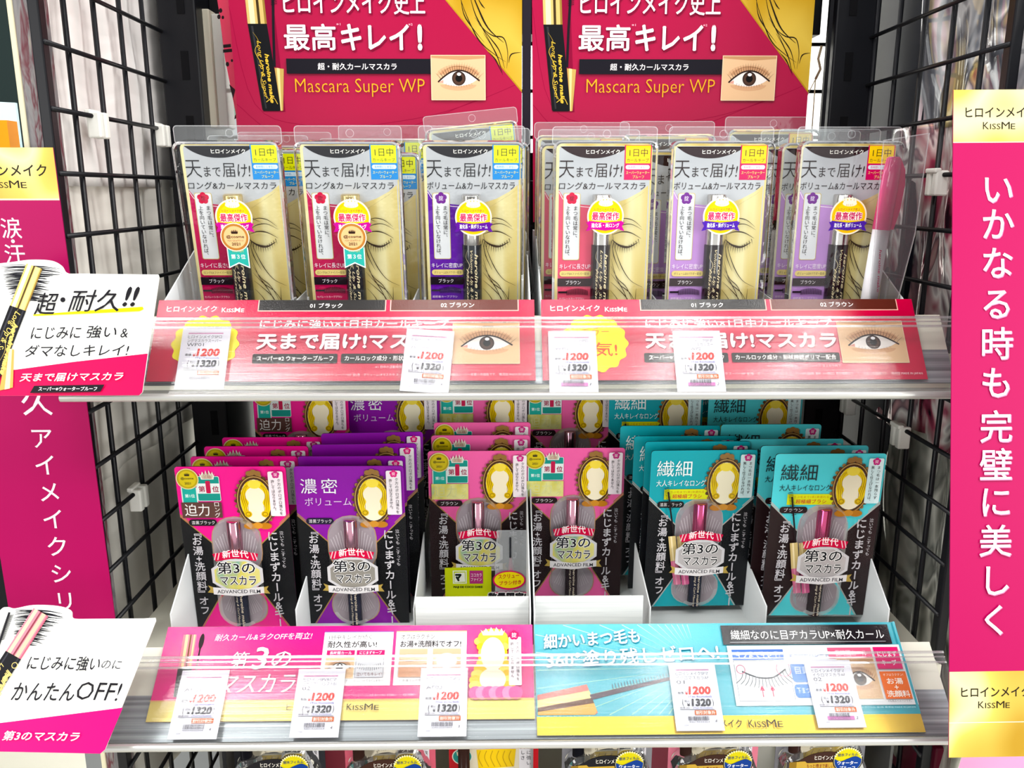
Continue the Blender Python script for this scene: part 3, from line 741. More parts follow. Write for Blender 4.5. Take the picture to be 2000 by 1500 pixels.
def wavy(name, f, nu, nv, mat, label, cat, group=None):
    vs = [f(i / nu, j / nv) for j in range(nv + 1) for i in range(nu + 1)]
    fs = [(j * (nu + 1) + i, j * (nu + 1) + i + 1, (j + 1) * (nu + 1) + i + 1, (j + 1) * (nu + 1) + i) for j in range(nv) for i in range(nu)]
    o = mesh(name, [(x, y, z + CAMZ) for x, y, z in vs], fs, mat, None, True)
    s = o.modifiers.new('sheet_thickness', 'SOLIDIFY'); s.thickness = .0004
    return tag(o, label, cat, group)
PAPER = ramp_material('white_paper', ((0.3, '#eae6e3'), (0.7, '#f4f1ee')), 7, (1, 2, 1), rough=.75)
PAPER2 = ramp_material('cream_paper', ((0.3, '#e3e0d8'), (0.7, '#efece4')), 7, (1, 2, 1), rough=.75)
def paper(y0, y1, z0, z1, x, ph, mat, label):
    def f(u, v):
        y = y0 + (y1 - y0) * u; z = z0 + (z1 - z0) * v
        d = .0020 * math.sin(ph + 75 * (y - .5) + 5 * z) + .0006 * math.sin(2.1 * ph + 170 * (y - .5) - 30 * z) + .0012 * math.sin(ph * 3 + 60 * z + 30 * y)
        return (x - abs(.0) + d, y, z)
    return wavy('paper_sheet', f, 44, 40, mat, label, 'paper', 'paper sheets behind the left mesh')
paper(.556, .80, .004, .26, -.2855, .4, PAPER, 'crumpled white paper sheet behind the top of the left wire mesh')
paper(.553, .80, -.205, .016, -.2895, 1.6, PAPER2, 'white paper sheet with creases behind the middle of the left wire mesh')
paper(.575, .80, -.50, -.195, -.2950, 2.9, PAPER2, 'dull white paper sheet behind the foot of the left wire mesh')
def gold_edge(z0, z1, ph, label):
    def f(u, v):
        z = z0 + (z1 - z0) * v; w = .0045 + .0035 * math.sin(ph + 14 * z)
        return (-.2815 - .006 * u, .5475 + w * u + .0018 * math.sin(ph + 22 * z), z)
    return wavy('gold_edge_strip', f, 3, 40, P('#c9a545', rough=.4), label, 'paper edge')
gold_edge(-.05, .26, 1.0, 'curling gold edge of a poster behind the left mesh, upper length')
gold_edge(-.60, -.06, 2.2, 'curling gold edge of a poster behind the left mesh, lower length')

FILM = ramp_material('film_painted_glints_pink', ((0.28, '#2a1620'), (0.38, '#a04a60'), (0.46, '#cfaeb0'), (0.54, '#f6f3f0'), (0.60, '#7d6a72'), (0.68, '#d8a9ac'), (0.78, '#f0e9dc')), 16, (1, 1.8, .8), rough=.1, metal=.25, detail=2.0, distort=1.8, bump=.5, spec=.8)  # pink print behind the film; white and dark stops are painted reflections
FILM2 = ramp_material('film_painted_glints_grey', ((0.28, '#3f423f'), (0.42, '#9a9b92'), (0.52, '#dcdcd2'), (0.60, '#7a7c76'), (0.75, '#b9baaf')), 13, (1, 1.6, .8), rough=.12, metal=.2, detail=2, distort=1.5, bump=.4, spec=.8)  # pale and dark stops paint the sheet's reflections into its colour
FILM3 = ramp_material('film_painted_glints_dark', ((0.28, '#23252d'), (0.42, '#80858e'), (0.52, '#e9ecee'), (0.58, '#6d7078'), (0.68, '#c9b988'), (0.8, '#7a2f3d')), 13, (1, 1.8, .7), rough=.08, metal=.3, detail=2, distort=1.6, bump=.45, spec=.8)  # reflections painted as white and dark stops; gold and maroon are poster print
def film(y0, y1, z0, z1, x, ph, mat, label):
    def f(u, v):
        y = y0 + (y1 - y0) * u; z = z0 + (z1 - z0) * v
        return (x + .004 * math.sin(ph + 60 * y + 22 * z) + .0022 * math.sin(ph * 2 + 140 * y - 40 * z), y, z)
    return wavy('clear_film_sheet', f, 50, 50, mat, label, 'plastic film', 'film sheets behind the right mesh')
film(.50, .662, .045, .26, .3165, .2, FILM3, 'crinkled clear film with painted reflections behind the top of the right wire mesh')
film(.50, .70, -.185, .05, .3185, 1.3, FILM, 'pink-tinted crinkled film with painted reflections behind the middle of the right wire mesh')
film(.505, .70, -.52, -.178, .3220, 2.6, FILM2, 'shiny film with painted grey reflections behind the foot of the right wire mesh')
DARKPANEL = P('#14161f', rough=.35)
o = MB().box(.318, .322, .655, .80, -.52, .26).build('dark_board', DARKPANEL); tag(o, 'dark panel behind the far end of the right mesh', 'panel')

def clip(x, y, z, sgn, label):
    r = empty('mesh_clip', (x, y, z), label, 'clip', 'white plastic clips on the mesh')
    hook = MB().box(-.0045, .0045, -.0075, -.0015, -.014, .003).box(-.0045, .0045, .0015, .0075, -.014, .003)
    hook.build('jaw', P('#e4e4de', rough=.35), r, lift=False, bevel=.0012)
    MB().box(-.0055, -.001, -.0075, .0075, .0012, .0045).build('bridge', P('#e4e4de', rough=.35), r, lift=False, bevel=.001)
    return r
clip(-.271, .594, .0494, 1, 'white plastic clip on the left mesh, nearer one of the upper two')
clip(-.271, .703, .0494, 1, 'white plastic clip on the left mesh beside the black upright')
clip(-.271, .596, -.2180 + .0005, 1, 'white plastic clip on the left mesh above the middle shelf')
clip(.301, .590, .0115, -1, 'white plastic clip on the right mesh beside the pink banner, upper one')
clip(.301, .603, -.1735, -1, 'white plastic clip on the right mesh under the upper rail, nearer one')
clip(.301, .700, -.1735, -1, 'white plastic clip on the right mesh under the upper rail, further one')

# ------------------------------------------------------------------ things beyond the bay
r = empty('cream_channel', (-.243, .742, .10), 'cream plastic channel standing beside the left upright', 'channel')
MB().box(-.0075, .0055, -.004, .02, -.047, .046).build('channel_body', P('#d9d5c3', rough=.4), r, lift=False, bevel=.001)
MB().box(.0055, .0135, .000, .02, -.047, .043).build('clear_edge', P('#d5d6d0', rough=.15), r, lift=False, bevel=.001)
o = MB().box(-.40, -.30, .985, 1.06, .02, .20).build('green_box', P('#0f6a50', rough=.35)); tag(o, 'dark green box seen through the gap left of the header card', 'box')
MB().box(-.402, -.298, .983, 1.062, .112, .116).build('lid_edge', P('#0a4a38', rough=.35), None)
bpy.data.objects['lid_edge'].parent = o
o = MB().box(-.485, -.28, .86, 1.2, FZ, .0195).build('grey_cabinet', P('#8d9092', rough=.5)); tag(o, 'grey cabinet standing behind the bay under the green box', 'cabinet')
a = Art(); a.slab([(0, 0), (130, 0), (130, 90), (0, 90)], .002, '#c9ced1')
for k in range(5): a.rect(88, 14 + k * 8, 118 - (k % 2) * 8, 17 + k * 8, '#6d747a')
o = a.build('white_notice', plane_map((-.31, .90, .075), (1, 0, 0), (0, 0, -1), .0006)); tag(o, 'pale notice card with tiny print below the green box', 'card')
s = MB().tube([(.2665, .735, .118), (.2645, .735, .108), (.2670, .735, .100), (.2635, .735, .092)], .0011, 8).tube([(.2635, .735, .092), (.2645, .735, -.05)], .0005, 6).tube([(.2635, .735, .092), (.2525, .735, .068)], .0004, 6)
o = s.build('hanging_string', P('#b9a98c', rough=.6), None, True); tag(o, 'thin string on a wire hook beside the right header card', 'string')

EDGE = ramp_material('worn_tape', ((0.3, '#4c4b52'), (0.46, '#7d7a7a'), (0.53, '#5a1e2a'), (0.58, '#7a7677'), (0.72, '#b5a890')), 90, (1.6, 1, .25), rough=.5, detail=4, distort=.6, bump=.6)
r = empty('taped_edge_guard', (-.2845, .549, .1), 'worn edge guard wrapped in scuffed grey and dark red tape', 'edge guard')
MB().box(-.0085, .0060, -.004, .012, -.6, .16).build('taped_face', EDGE, r, lift=False, bevel=.002)
MB().box(-.0130, -.0088, -.002, .012, -.6, .16).build('cream_edge', P('#d5cfb4', rough=.6), r, lift=False, bevel=.001)
o = MB().box(-2.0, -.66, 1.5, 1.56, -.2, .62).build('dark_fixture', P('#1d2b2a', rough=.5)); tag(o, 'dark green fixture beyond the left edge of the bay', 'fixture')
a = Art(); a.slab([(0, 0), (160, 8), (160, 120), (0, 120)], .004, '#cfeaf0')
a.line([(60, 50), (100, 34), (128, 40), (142, 70)], 9, '#8aa3b0'); a.rect(96, 74, 160, 120, '#8ec6dd'); a.ell(128, 96, 10, 8, '#eef6f6')
o = a.build('pale_blue_sign', plane_map((-.67, 1.02, .106), (1, 0, 0), (0, 0, -1), .0007)); tag(o, 'pale blue sign card in the far left background', 'sign')
o = MB().box(-.548, -.534, .955, .975, .03, .076).build('orange_card', P('#f39a1a', rough=.5)); tag(o, 'small orange card beside the taped edge guard', 'card')
r = empty('neighbouring_shelf', (-.60, .80, -.45), 'dark shelf of the neighbouring bay at the left edge', 'shelf')
MB().box(-.3, .098, 0, .3, -.06, .085).build('shelf_front', P('#17191c', rough=.4), r, lift=False); MB().box(-.3, .098, -.003, .02, -.13, -.045).build('lower_panel', P('#5d6160', rough=.5), r, lift=False)
a = Art(); a.slab([(0, 0), (200, 0), (200, 60), (0, 60)], .002, '#ece7df'); a.rect(150, 8, 196, 26, '#ee8a5a'); a.T('NEW', 168, 34, 192, 50, '#9aa6ae'); a.rect(150, 30, 162, 54, '#d9a08a')
a.build('label_strip', lambda x, y, h: (-.10 + x * .001, -.004 - h, .155 - y * .001), r)
r = empty('pink_carton', (.40, .55, -.50), 'glossy pink carton at the lower right corner', 'carton')
MB().box(-.068, .10, -.03, .1, -.2, .082).build('carton_body', P('#e79cc0', rough=.25), r, lift=False, bevel=.003)
MB().box(-.080, -.0685, -.012, .1, -.2, .10).build('maroon_side', P('#6a1c33', rough=.3), r, lift=False, bevel=.002)

# ------------------------------------------------------------------ header cards at the back
HU = .0004
def header(X0, xa, xb, label, wing):
    r = empty('header_card', (X0 + .11, .70, .05), label, 'header card', 'header cards')
    a = Art()
    a.slab([(xa, 0), (xb, 0), (xb, 560), (xa + 6, 560)], .0012, P('#9e0840', rough=.28, spec=.4, bump=.05), '#a00c40')
    for pts in ([(xa + 2, 150), (xa + 40, 330), (xa + 150, 372), (300, 380)], [(xa + 4, 330), (90, 390), (280, 390), (480, 320)], [(250, 372), (380, 352), (480, 322), (560, 290)]): a.line(pts, 1.1, '#8a0a38')
    a.poly([(300, 0), (xb, 0), (xb, 307), (417, 137)], '#a8862e'); a.poly([(303, 0), (xb, 0), (xb, 303), (420, 137)], HEADGOLD)
    ln = '#1d150c'
    strands(a, [[(440, 110), (452, 150), (470, 190), (486, 215), (512, 236), (534, 250)], [(446, 120), (452, 160), (468, 186), (492, 214)], [(462, 118), (474, 160), (490, 190), (510, 224)],
                [(474, 168), (492, 190), (510, 202), (530, 206), (538, 232), (536, 262)], [(480, 178), (504, 206), (522, 230), (532, 262)], [(490, 196), (508, 222), (520, 246), (528, 274)],
                [(500, 232), (514, 246), (526, 270)], [(430, 136), (440, 128), (456, 122)], [(424, 126), (440, 116), (460, 112)], [(540, 252), (545, 236), (xb - 2, 232)], [(478, 130), (488, 146), (494, 152)]], 2.4, ln)
    strands(a, [[(455, 90), (480, 150), (500, 188), (530, 214)]], 3.4, ln)
    # mascara photo print
    a.poly([(40, 60), (80, 60), (96, 344), (52, 344)], '#7d0a33')
    a.poly([(28, 60), (64, 60), (70, 181), (33, 181)], '#c7ae70'); a.poly([(33, 60), (43, 60), (48, 181), (38, 181)], '#ecdcae'); a.poly([(48, 60), (53, 60), (58, 181), (53, 181)], '#3a2c16'); a.poly([(60, 60), (64, 60), (70, 181), (66, 181)], '#8d7238')
    a.poly([(33, 181), (70, 181), (88, 340), (84, 343), (54, 343), (51, 340)], '#101114'); a.poly([(39, 185), (43, 185), (60, 338), (57, 338)], '#2c2d31')
    a.line([(86, 95), (84, 150), (82, 190), (80, 260)], 5, '#15131a', smooth=False)
    for k in range(18): a.line([(80, 92 + k * 3.2), (92, 90 + k * 3.2)], 1.0, '#15131a', smooth=False)
    a.poly([(80, 262), (98, 264), (92, 342), (88, 343)], '#b99c5c'); a.poly([(84, 262), (90, 263), (89, 342), (87, 342)], '#e0cb92')
    ink = '#d8b64e'
    a.T('heroine make', 62, 236, 76, 328, ink, rot=84, sh=.3, bold=.03); a.T('Long Up & Super', 48, 212, 62, 320, ink, rot=84, sh=.4, bold=.0); a.line([(42, 196), (52, 214), (44, 232), (58, 262), (52, 290), (66, 322), (76, 316)], 1.2, ink, taper='both'); a.line([(60, 326), (74, 318), (82, 330)], 1.2, ink)
    w, s = '#f7eff2', '#7a0a33'
    for dx, dy, c in ((2.2, 2.4, s), (0, 0, w)):
        a.T('ヒロインメイク史上', 104 + dx, 122 + dy, 378 + dx, 164 + dy, c, bold=.015)
        a.T('最高', 102 + dx, 181 + dy, 203 + dx, 230 + dy, c, bold=.018); a.T('キレイ', 213 + dx, 181 + dy, 346 + dx, 230 + dy, c, bold=.022); a.T('!', 362 + dx, 181 + dy, 371 + dx, 230 + dy, c, bold=.045)
    a.T('※1', 205, 180, 213, 184, '#f0b9c9'); a.T('※2', 345, 180, 353, 184, '#f0b9c9')
    a.rect(104, 245, 388, 273, '#15131b'); a.T('超・耐久カールマスカラ', 165, 253, 320, 266, '#f2eef0', bold=.012)
    a.T('Mascara Super WP', 119, 282, 374, 316, '#d8a43c', bold=-.012)
    eye_photo(a, 388, 239, 493, 321)
    a.build('printed_panel', lambda x, y, h: (X0 - (X0 + .11) + x * HU, -h + (0.018 * max(0, 0)), .15 - y * HU), r)
    if wing:
        b = Art(); b.slab([(-46, 0), (xa, 0), (xa + 6, 560), (-4, 560), (-8, 345), (-24, 240), (-30, 150)], .0010, '#cf4a62', '#a23a50')
        for x, y, q in ((-26, 152, 4), (-31, 163, 4), (-22, 165, 3), (-19, 252, 4), (-8, 246, 2.5)): b.ell(x, y, q, q * 1.1, '#1b1016', n=14)
        b.rect(-26, 215, -8, 221, '#1b1016'); b.rect(-27, 224, -6, 230, '#1b1016')
        b.poly([(-18, 290), (-6, 300), (6, 330), (12, 372), (8, 372), (2, 352), (-12, 357), (-10, 350), (-2, 344), (-12, 316)], '#2a151d')
        b.build('side_wing', lambda x, y, h: (-.11 + x * HU, .006 - h + max(0, (xa - x)) * HU * .5, .15 - y * HU), r)
    return r
header(-.209, -3, 566, 'left crimson header card with a gold corner and an eye photograph', True)
header(.021, 9, 562, 'right crimson header card with a gold corner, beside the bright gap', False)
o = MB().box(.0178, .0245, .7005, .706, -.05, .21).build('header_spacer', P('#1b1620', rough=.5)); tag(o, 'narrow black strip between the two header cards', 'strip')

# ------------------------------------------------------------------ shelf strips tucked into the rails
SU = .00033
def strip_map(X0, T, B):
    L = math.hypot(B[0] - T[0], B[1] - T[1]); dn = (0, (B[0] - T[0]) / L, (B[1] - T[1]) / L)
    return plane_map((X0, T[0], T[1]), (1, 0, 0), dn, SU), L / SU
GLOSSRED = P('#c01244', rough=.14, spec=.45, bump=.13, bscale=1400)
def red_strip(X0, label, right):
    mp, H = strip_map(X0, (.5475, -.0687), (.515, -.1157)); a = Art()
    a.slab([(0, 0), (741, 0), (741, 173), (0, 173)], .0008, GLOSSRED, '#8d1234')
    pk = '#eeb0a6'
    a.rect(196, 0, 448, 25, pk); a.rect(198, 0, 446, 23, P('#22201f', rough=.14, spec=.45, bump=.13, bscale=1400)); a.rect(456, 0, 710, 25, pk); a.rect(458, 0, 708, 23, P('#57261d', rough=.14, spec=.45, bump=.13, bscale=1400))
    a.T('01 ブラック', 298, 7, 362, 18, '#f6f2ee', bold=.015); a.T('02 ブラウン', 556, 6, 622, 17, '#f6f2ee', bold=.015)
    a.T('ヒロインメイク', 18, 13, 116, 26, '#f8f2f0', bold=.02); a.T('K', 126, 17, 135, 27, '#f8f2f0', bold=.01); a.T('ISS', 136, 19, 150, 27, '#f8f2f0', bold=.01); a.T('M', 151, 17, 162, 27, '#f8f2f0', bold=.01); a.T('E', 164, 19, 170, 27, '#f8f2f0', bold=.01)
    cx, cy = 103, 96; pts = []
    for k in range(112): t = 2 * math.pi * k / 112; q = 1 + .045 * math.cos(14 * t); pts.append((cx + 63 * q * math.cos(t), cy + 60 * q * math.sin(t)))
    a.poly(pts, P('#efe01e', rough=.25))
    a.T('カラー', 78, 62, 132, 80, '#cf6f22', bold=.0); a.T('人気!', 64, 94, 146, 124, '#d2581f', bold=.01)
    w = '#f8f0f0'
    a.T('にじみに強い×1日中カールキープ', 204, 44, 572, 62, w, bold=.018)
    for dx, dy, c in ((1.6, 1.8, '#8d1034'), (0, 0, w)): a.T('天まで届け!マスカラ', 201 + dx, 74 + dy, 576 + dx, 108 + dy, c, bold=.032)
    a.rr(197, 117, 360, 137, 3, '#2b2523'); a.T('スーパー※2 ウォータープルーフ', 206, 121, 352, 132, '#f2ecea', bold=.01)
    a.rr(367, 117, 577, 137, 3, '#2b2523'); a.T('カールロック成分・形状持続ポリマー配合', 374, 121, 570, 132, '#f2ecea', bold=.01)
    a.T('※1 日中の活動時間 ※2 ヒロインメイク マスカラ内で', 434, 142, 576, 148, '#f3c3cc')
    a.T('キスミー ヒロインメイク ロングUPマスカラ スーパーWP 全2色・ボリュームUPマスカラ スーパーWP 全2色 各¥1,320(税込) 表示価格はメーカー希望小売価格です。 無添加 MADE IN JAPAN', 240, 158, 732, 165, '#f3cfd6', res=1)
    eye_photo(a, 582, 50, 710, 138)
    o = a.build('shelf_strip', mp); tag(o, label, 'shelf strip', 'printed strips in the rails'); return o
red_strip(-.2225, 'left red shelf strip with a yellow burst and an eye photograph', False)
red_strip(.0265, 'right red shelf strip with a yellow burst and strong glare patches', True)

mp, H = strip_map(-.2253, (.517, -.2858), (.467, -.3285)); H = 186; a = Art()
GM = P('#d6127a', rough=.14, spec=.45, bump=.13, bscale=1400)
a.slab([(2, 0), (746, 0), (746, H), (2, H)], .0008, GM, '#8a0d50')
a.rect(2, 148, 746, H, P('#dcc877', rough=.25, metal=.2))
mascara_print(a, 36, 16, 64, 140, 8, ('#d8848e', '#f0cfa0', '#6a4a2c'), '#1b1316', .55); a.line([(76, 40), (77, 92), (76, 140)], 3, '#1a1216', smooth=False); a.ell(76, 30, 5, 16, '#22161a', n=16)
w = '#f8f0f4'
a.T('耐久カール&ラクOFFを両立!', 102, 16, 298, 30, w, sh=.18, slope=-3)
for dx, dy, c in ((1.4, 1.6, '#8d0d55'), (0, 0, w)): a.T('第', 141 + dx, 52 + dy, 178 + dx, 86 + dy, c, sh=.2); a.T('3', 185 + dx, 43 + dy, 216 + dx, 88 + dy, c, sh=.12, bold=.02); a.T('の', 224 + dx, 52 + dy, 262 + dx, 84 + dy, c, sh=.2); a.T('マスカラ', 133 + dx, 97 + dy, 277 + dx, 133 + dy, c, sh=.15, bold=.0)
for x0, x1, t1, t2 in ((323, 463, '1日中キレイが続く', '耐久性が高い!'), (469, 612, 'オフはラクチン', 'お湯+洗顔料でオフ!')):
    a.rect(x0, 12, x1, 121, '#ece9ea'); a.rect(x0, 12, x1, 14, '#7a4a9a' if x0 < 400 else '#e8a07a')
    a.T(t1, x0 + 10, 19, x0 + 10 + (86 if x0 < 400 else 68), 29, '#221c1e'); a.T(t2, x0 + 9, 32, x0 + (108 if x0 < 400 else 132), 46, '#221c1e', bold=.02)
for x0, t in ((332, '長時間カール'), (392, 'にじまずキープ')): a.rect(x0, 51, x0 + 56, 61, '#c9176a'); a.T(t, x0 + 6, 53, x0 + 50, 59.5, '#f5e6ee', bold=.01)
eye_photo(a, 332, 62, 388, 106); a.rect(392, 62, 448, 106, '#d6d6da'); a.frame(392, 62, 448, 106, 1, '#9a9aa4')
for k in range(12): t = k / 11; a.line([(399 + 42 * t, 78 + 4 * math.sin(math.pi * t)), (397 + 46 * t, 88 + 5 * math.sin(math.pi * t))], 1, '#55555f', smooth=False)
a.T('泣いてもキレイ!', 396, 96, 446, 103, '#7a4450'); a.T('※メイクはイメージです', 334, 110, 380, 114, '#6a6468'); a.T('ひじにつけてもにじまない!', 392, 110, 450, 114, '#6a6468')
for x0 in (478, 545):
    a.rect(x0, 50, x0 + 56, 106, '#dcb596'); a.poly([(x0, 82), (x0 + 30, 88), (x0 + 56, 78), (x0 + 56, 106), (x0, 106)], '#cf9a7a')
a.line([(480, 72), (500, 75), (516, 72)], 2, '#8a6a58'); a.ell(573, 74, 20, 15, '#e8e6ea'); a.ell(570, 70, 12, 8, '#f6f6f8')
a.T('1. お湯でふやかす', 482, 110, 530, 115, '#6a6468'); a.T('2. 洗顔料でオフ', 548, 110, 596, 115, '#6a6468')
# plain gold and cream ornament with a pink ruffle
for k in range(9): t = k / 8; a.ell(640 + 9 * math.sin(5 * t), 36 + 88 * t, 13, 9, '#e2b83a' if k % 2 else '#edd06a', n=16); a.ell(690 - 8 * math.sin(5 * t), 36 + 88 * t, 12, 9, '#edd06a' if k % 2 else '#e2b83a', n=16)
a.ell(665, 28, 30, 18, '#e8c44e'); crown(a, 640, 6, 690, 24, '#e6ddc8'); a.ell(665, 62, 24, 34, '#f1e4cf'); a.ell(665, 112, 26, 22, '#f1e4cf')
for k in range(7): a.ell(632 + k * 13, 138, 14, 13, '#ea8fb8' if k % 2 else '#d65f9a', n=16)
a.rect(2, 148, 746, 149.2, '#c9b060')
a.rr(697, 28, 722, 124, 2, '#f2e6ec'); petals(a, 708, 24, 10, '#c0185e'); a.T('掟', 703, 19, 713, 29, '#fbeef4'); a.V('夕方のポロポロ落ちを', 715, 38, 116, 7.4, '#2a2024'); a.V('許してはなりません', 704, 38, 110, 7.4, '#2a2024')
a.T('ヒロインメイク', 268, 156, 372, 169, '#3a2e14', bold=.01); a.T('K', 384, 157, 394, 169, '#3a2e14'); a.T('ISS', 396, 160, 416, 169, '#3a2e14'); a.T('M', 418, 157, 434, 169, '#3a2e14'); a.T('E', 437, 160, 446, 169, '#3a2e14')
a.T('ヒロインメイク ロング&カールマスカラ アドバンストフィルム 全2色 各¥1,320(税込) 表示価格はメーカー希望小売価格です。', 326, 139, 520, 144, '#f0c6da', res=1)
o = a.build('shelf_strip', mp); tag(o, 'magenta shelf strip with a gold band and white panels on the middle rail', 'shelf strip', 'printed strips in the rails')

mp, H = strip_map(.0222, (.517, -.2858), (.467, -.3285)); H = 217; a = Art()
GT = P('#46a4b4', rough=.14, spec=.45, bump=.13, bscale=1400)
a.slab([(0, 0), (743, 0), (743, H), (0, H)], .0008, GT, '#1c6a7c')
for k in range(26):
    t = R(100 + k * 6.2); cx, cy = 330, 90
    p0 = (cx + 60 * math.cos(t), cy - 60 * math.sin(t)); q = 420; p1 = (cx + q * math.cos(t), cy - q * math.sin(t))
    if p1[0] < 2: f = (2 - p0[0]) / (p1[0] - p0[0]); p1 = (2, p0[1] + f * (p1[1] - p0[1]))
    if p1[1] < 2: f = (2 - p0[1]) / (p1[1] - p0[1]); p1 = (p0[0] + f * (p1[0] - p0[0]), 2)
    if p1[1] > 180: f = (180 - p0[1]) / (p1[1] - p0[1]); p1 = (p0[0] + f * (p1[0] - p0[0]), 180)
    a.line([p1, p0], 1.8, '#a9d9c6', taper=True, smooth=False)
a.rect(0, 183, 743, H, P('#dcb84e', rough=.25, metal=.2))
mascara_print(a, 0, 122, 1, 123, 0, ('#e0a08a', '#f0d59c', '#b0506a'))
a.poly([(2, 142), (100, 122), (118, 176), (112, 180), (2, 180)], '#cf7a72'); a.poly([(2, 152), (104, 134), (109, 148), (2, 166)], '#efcf96'); a.poly([(2, 166), (109, 148), (112, 158), (2, 174)], '#6a4a3c'); a.poly([(2, 174), (112, 158), (117, 173), (112, 180), (2, 180)], '#dca860')
a.poly([(104, 142), (290, 104), (292, 109), (108, 152)], '#5a4a52')
for k in range(26): x = 150 + k * 6; a.line([(x, 122 - k * 1.1), (x + 3, 140 - k * 1.3)], 1.1, '#5a4a52', smooth=False)
for (t, x0, y0, x1, y1, sl, c, bo) in (('細かいまつ毛も', 18, 22, 214, 52, -12, w, .02), ('360°塗り残しゼロへ!', 22, 58, 370, 92, -16, w, 0.01)):
    a.T(t, x0 + 1.5, y0 + 1.5, x1 + 1.5, y1 + 1.5, '#1c7f9a', slope=sl, bold=bo); a.T(t, x0, y0, x1, y1, c, slope=sl, bold=bo)
a.rect(382, 6, 726, 46, P('#17171b', rough=.14, spec=.45, bump=.13, bscale=1400)); a.T('繊細なのに目ヂカラUP×耐久カール', 400, 16, 714, 36, '#f2f2f2', bold=.0); a.line([(396, 41), (714, 41)], .8, '#c9c9cc', smooth=False)
a.rect(388, 48, 744 - 0, 166, '#e7e9ec')
a.rect(738, 0, 743, 183, GT)
a.rect(396, 56, 500, 77, '#4f74c0'); a.T('キワまでキレイ!', 404, 60, 492, 72, '#e8eef8', bold=.01); a.frame(396, 78, 506, 158, 1, '#8a8c94')
a.line([(410, 100), (440, 112), (470, 112), (498, 96)], 3, '#3a3a40')
for k in range(15): t = k / 14; x = 412 + 84 * t; y = 101 + 12 * math.sin(math.pi * t) - 4 * t; a.line([(x, y), (x + (t - .5) * 10, y + 12), (x + (t - .5) * 34, y + 22)], 1.3, '#4a4a50')
for x, q in ((408, 9), (494, 15)): a.ring(x, 96, q, q, 1.2, '#d6708c')
for x in (444, 464): a.line([(x, 150), (x, 136)], 1.6, '#d0305a', smooth=False); a.poly([(x - 5, 138), (x, 127), (x + 5, 138)], '#d0305a')
a.T('全方位セパレート', 508, 62, 590, 74, '#5a6a9a'); a.rr(508, 84, 560, 122, 7, '#5b86c8'); a.T('目頭', 516, 92, 546, 106, '#e6eef8'); a.rr(508, 126, 556, 152, 7, '#5b86c8'); a.T('下まつ毛', 512, 132, 546, 144, '#e6eef8')
a.rect(590, 54, 678, 76, '#e2688a'); a.T('長時間カール', 604, 59, 668, 71, '#f8e6ec'); eye_photo(a, 604, 77, 677, 154)
a.rect(682, 54, 732, 98, '#dd1a72'); a.T('にじまず', 688, 62, 727, 74, '#fae6f0', bold=.02); a.T('キープ', 692, 80, 722, 91, '#fae6f0', bold=.02)
a.rect(682, 103, 734, 156, '#e8701e'); a.T('オフはラクチン!', 688, 107, 728, 112, '#fbe6d2'); a.T('お湯', 692, 116, 724, 128, '#fdf2e6', bold=.02); a.T('+', 704, 130, 712, 138, '#fdf2e6', bold=.02); a.T('洗顔料', 686, 140, 731, 153, '#fdf2e6', bold=.02)
a.T('※写真はイメージです。', 684, 158, 730, 162, '#5a5a60'); a.T('アドバンストフィルム 全2色 無添加 MADE IN JAPAN', 600, 170, 734, 174, '#bfe6ee', res=1)
a.T('ヒロインメイク', 292, 192, 392, 207, '#2a2414', bold=.01); a.T('K', 404, 193, 414, 207, '#2a2414'); a.T('ISS', 416, 196, 437, 207, '#2a2414'); a.T('M', 439, 193, 457, 207, '#2a2414'); a.T('E', 460, 196, 470, 207, '#2a2414')
o = a.build('shelf_strip', mp); tag(o, 'turquoise shelf strip with pale rays and a gold band on the middle rail', 'shelf strip', 'printed strips in the rails')

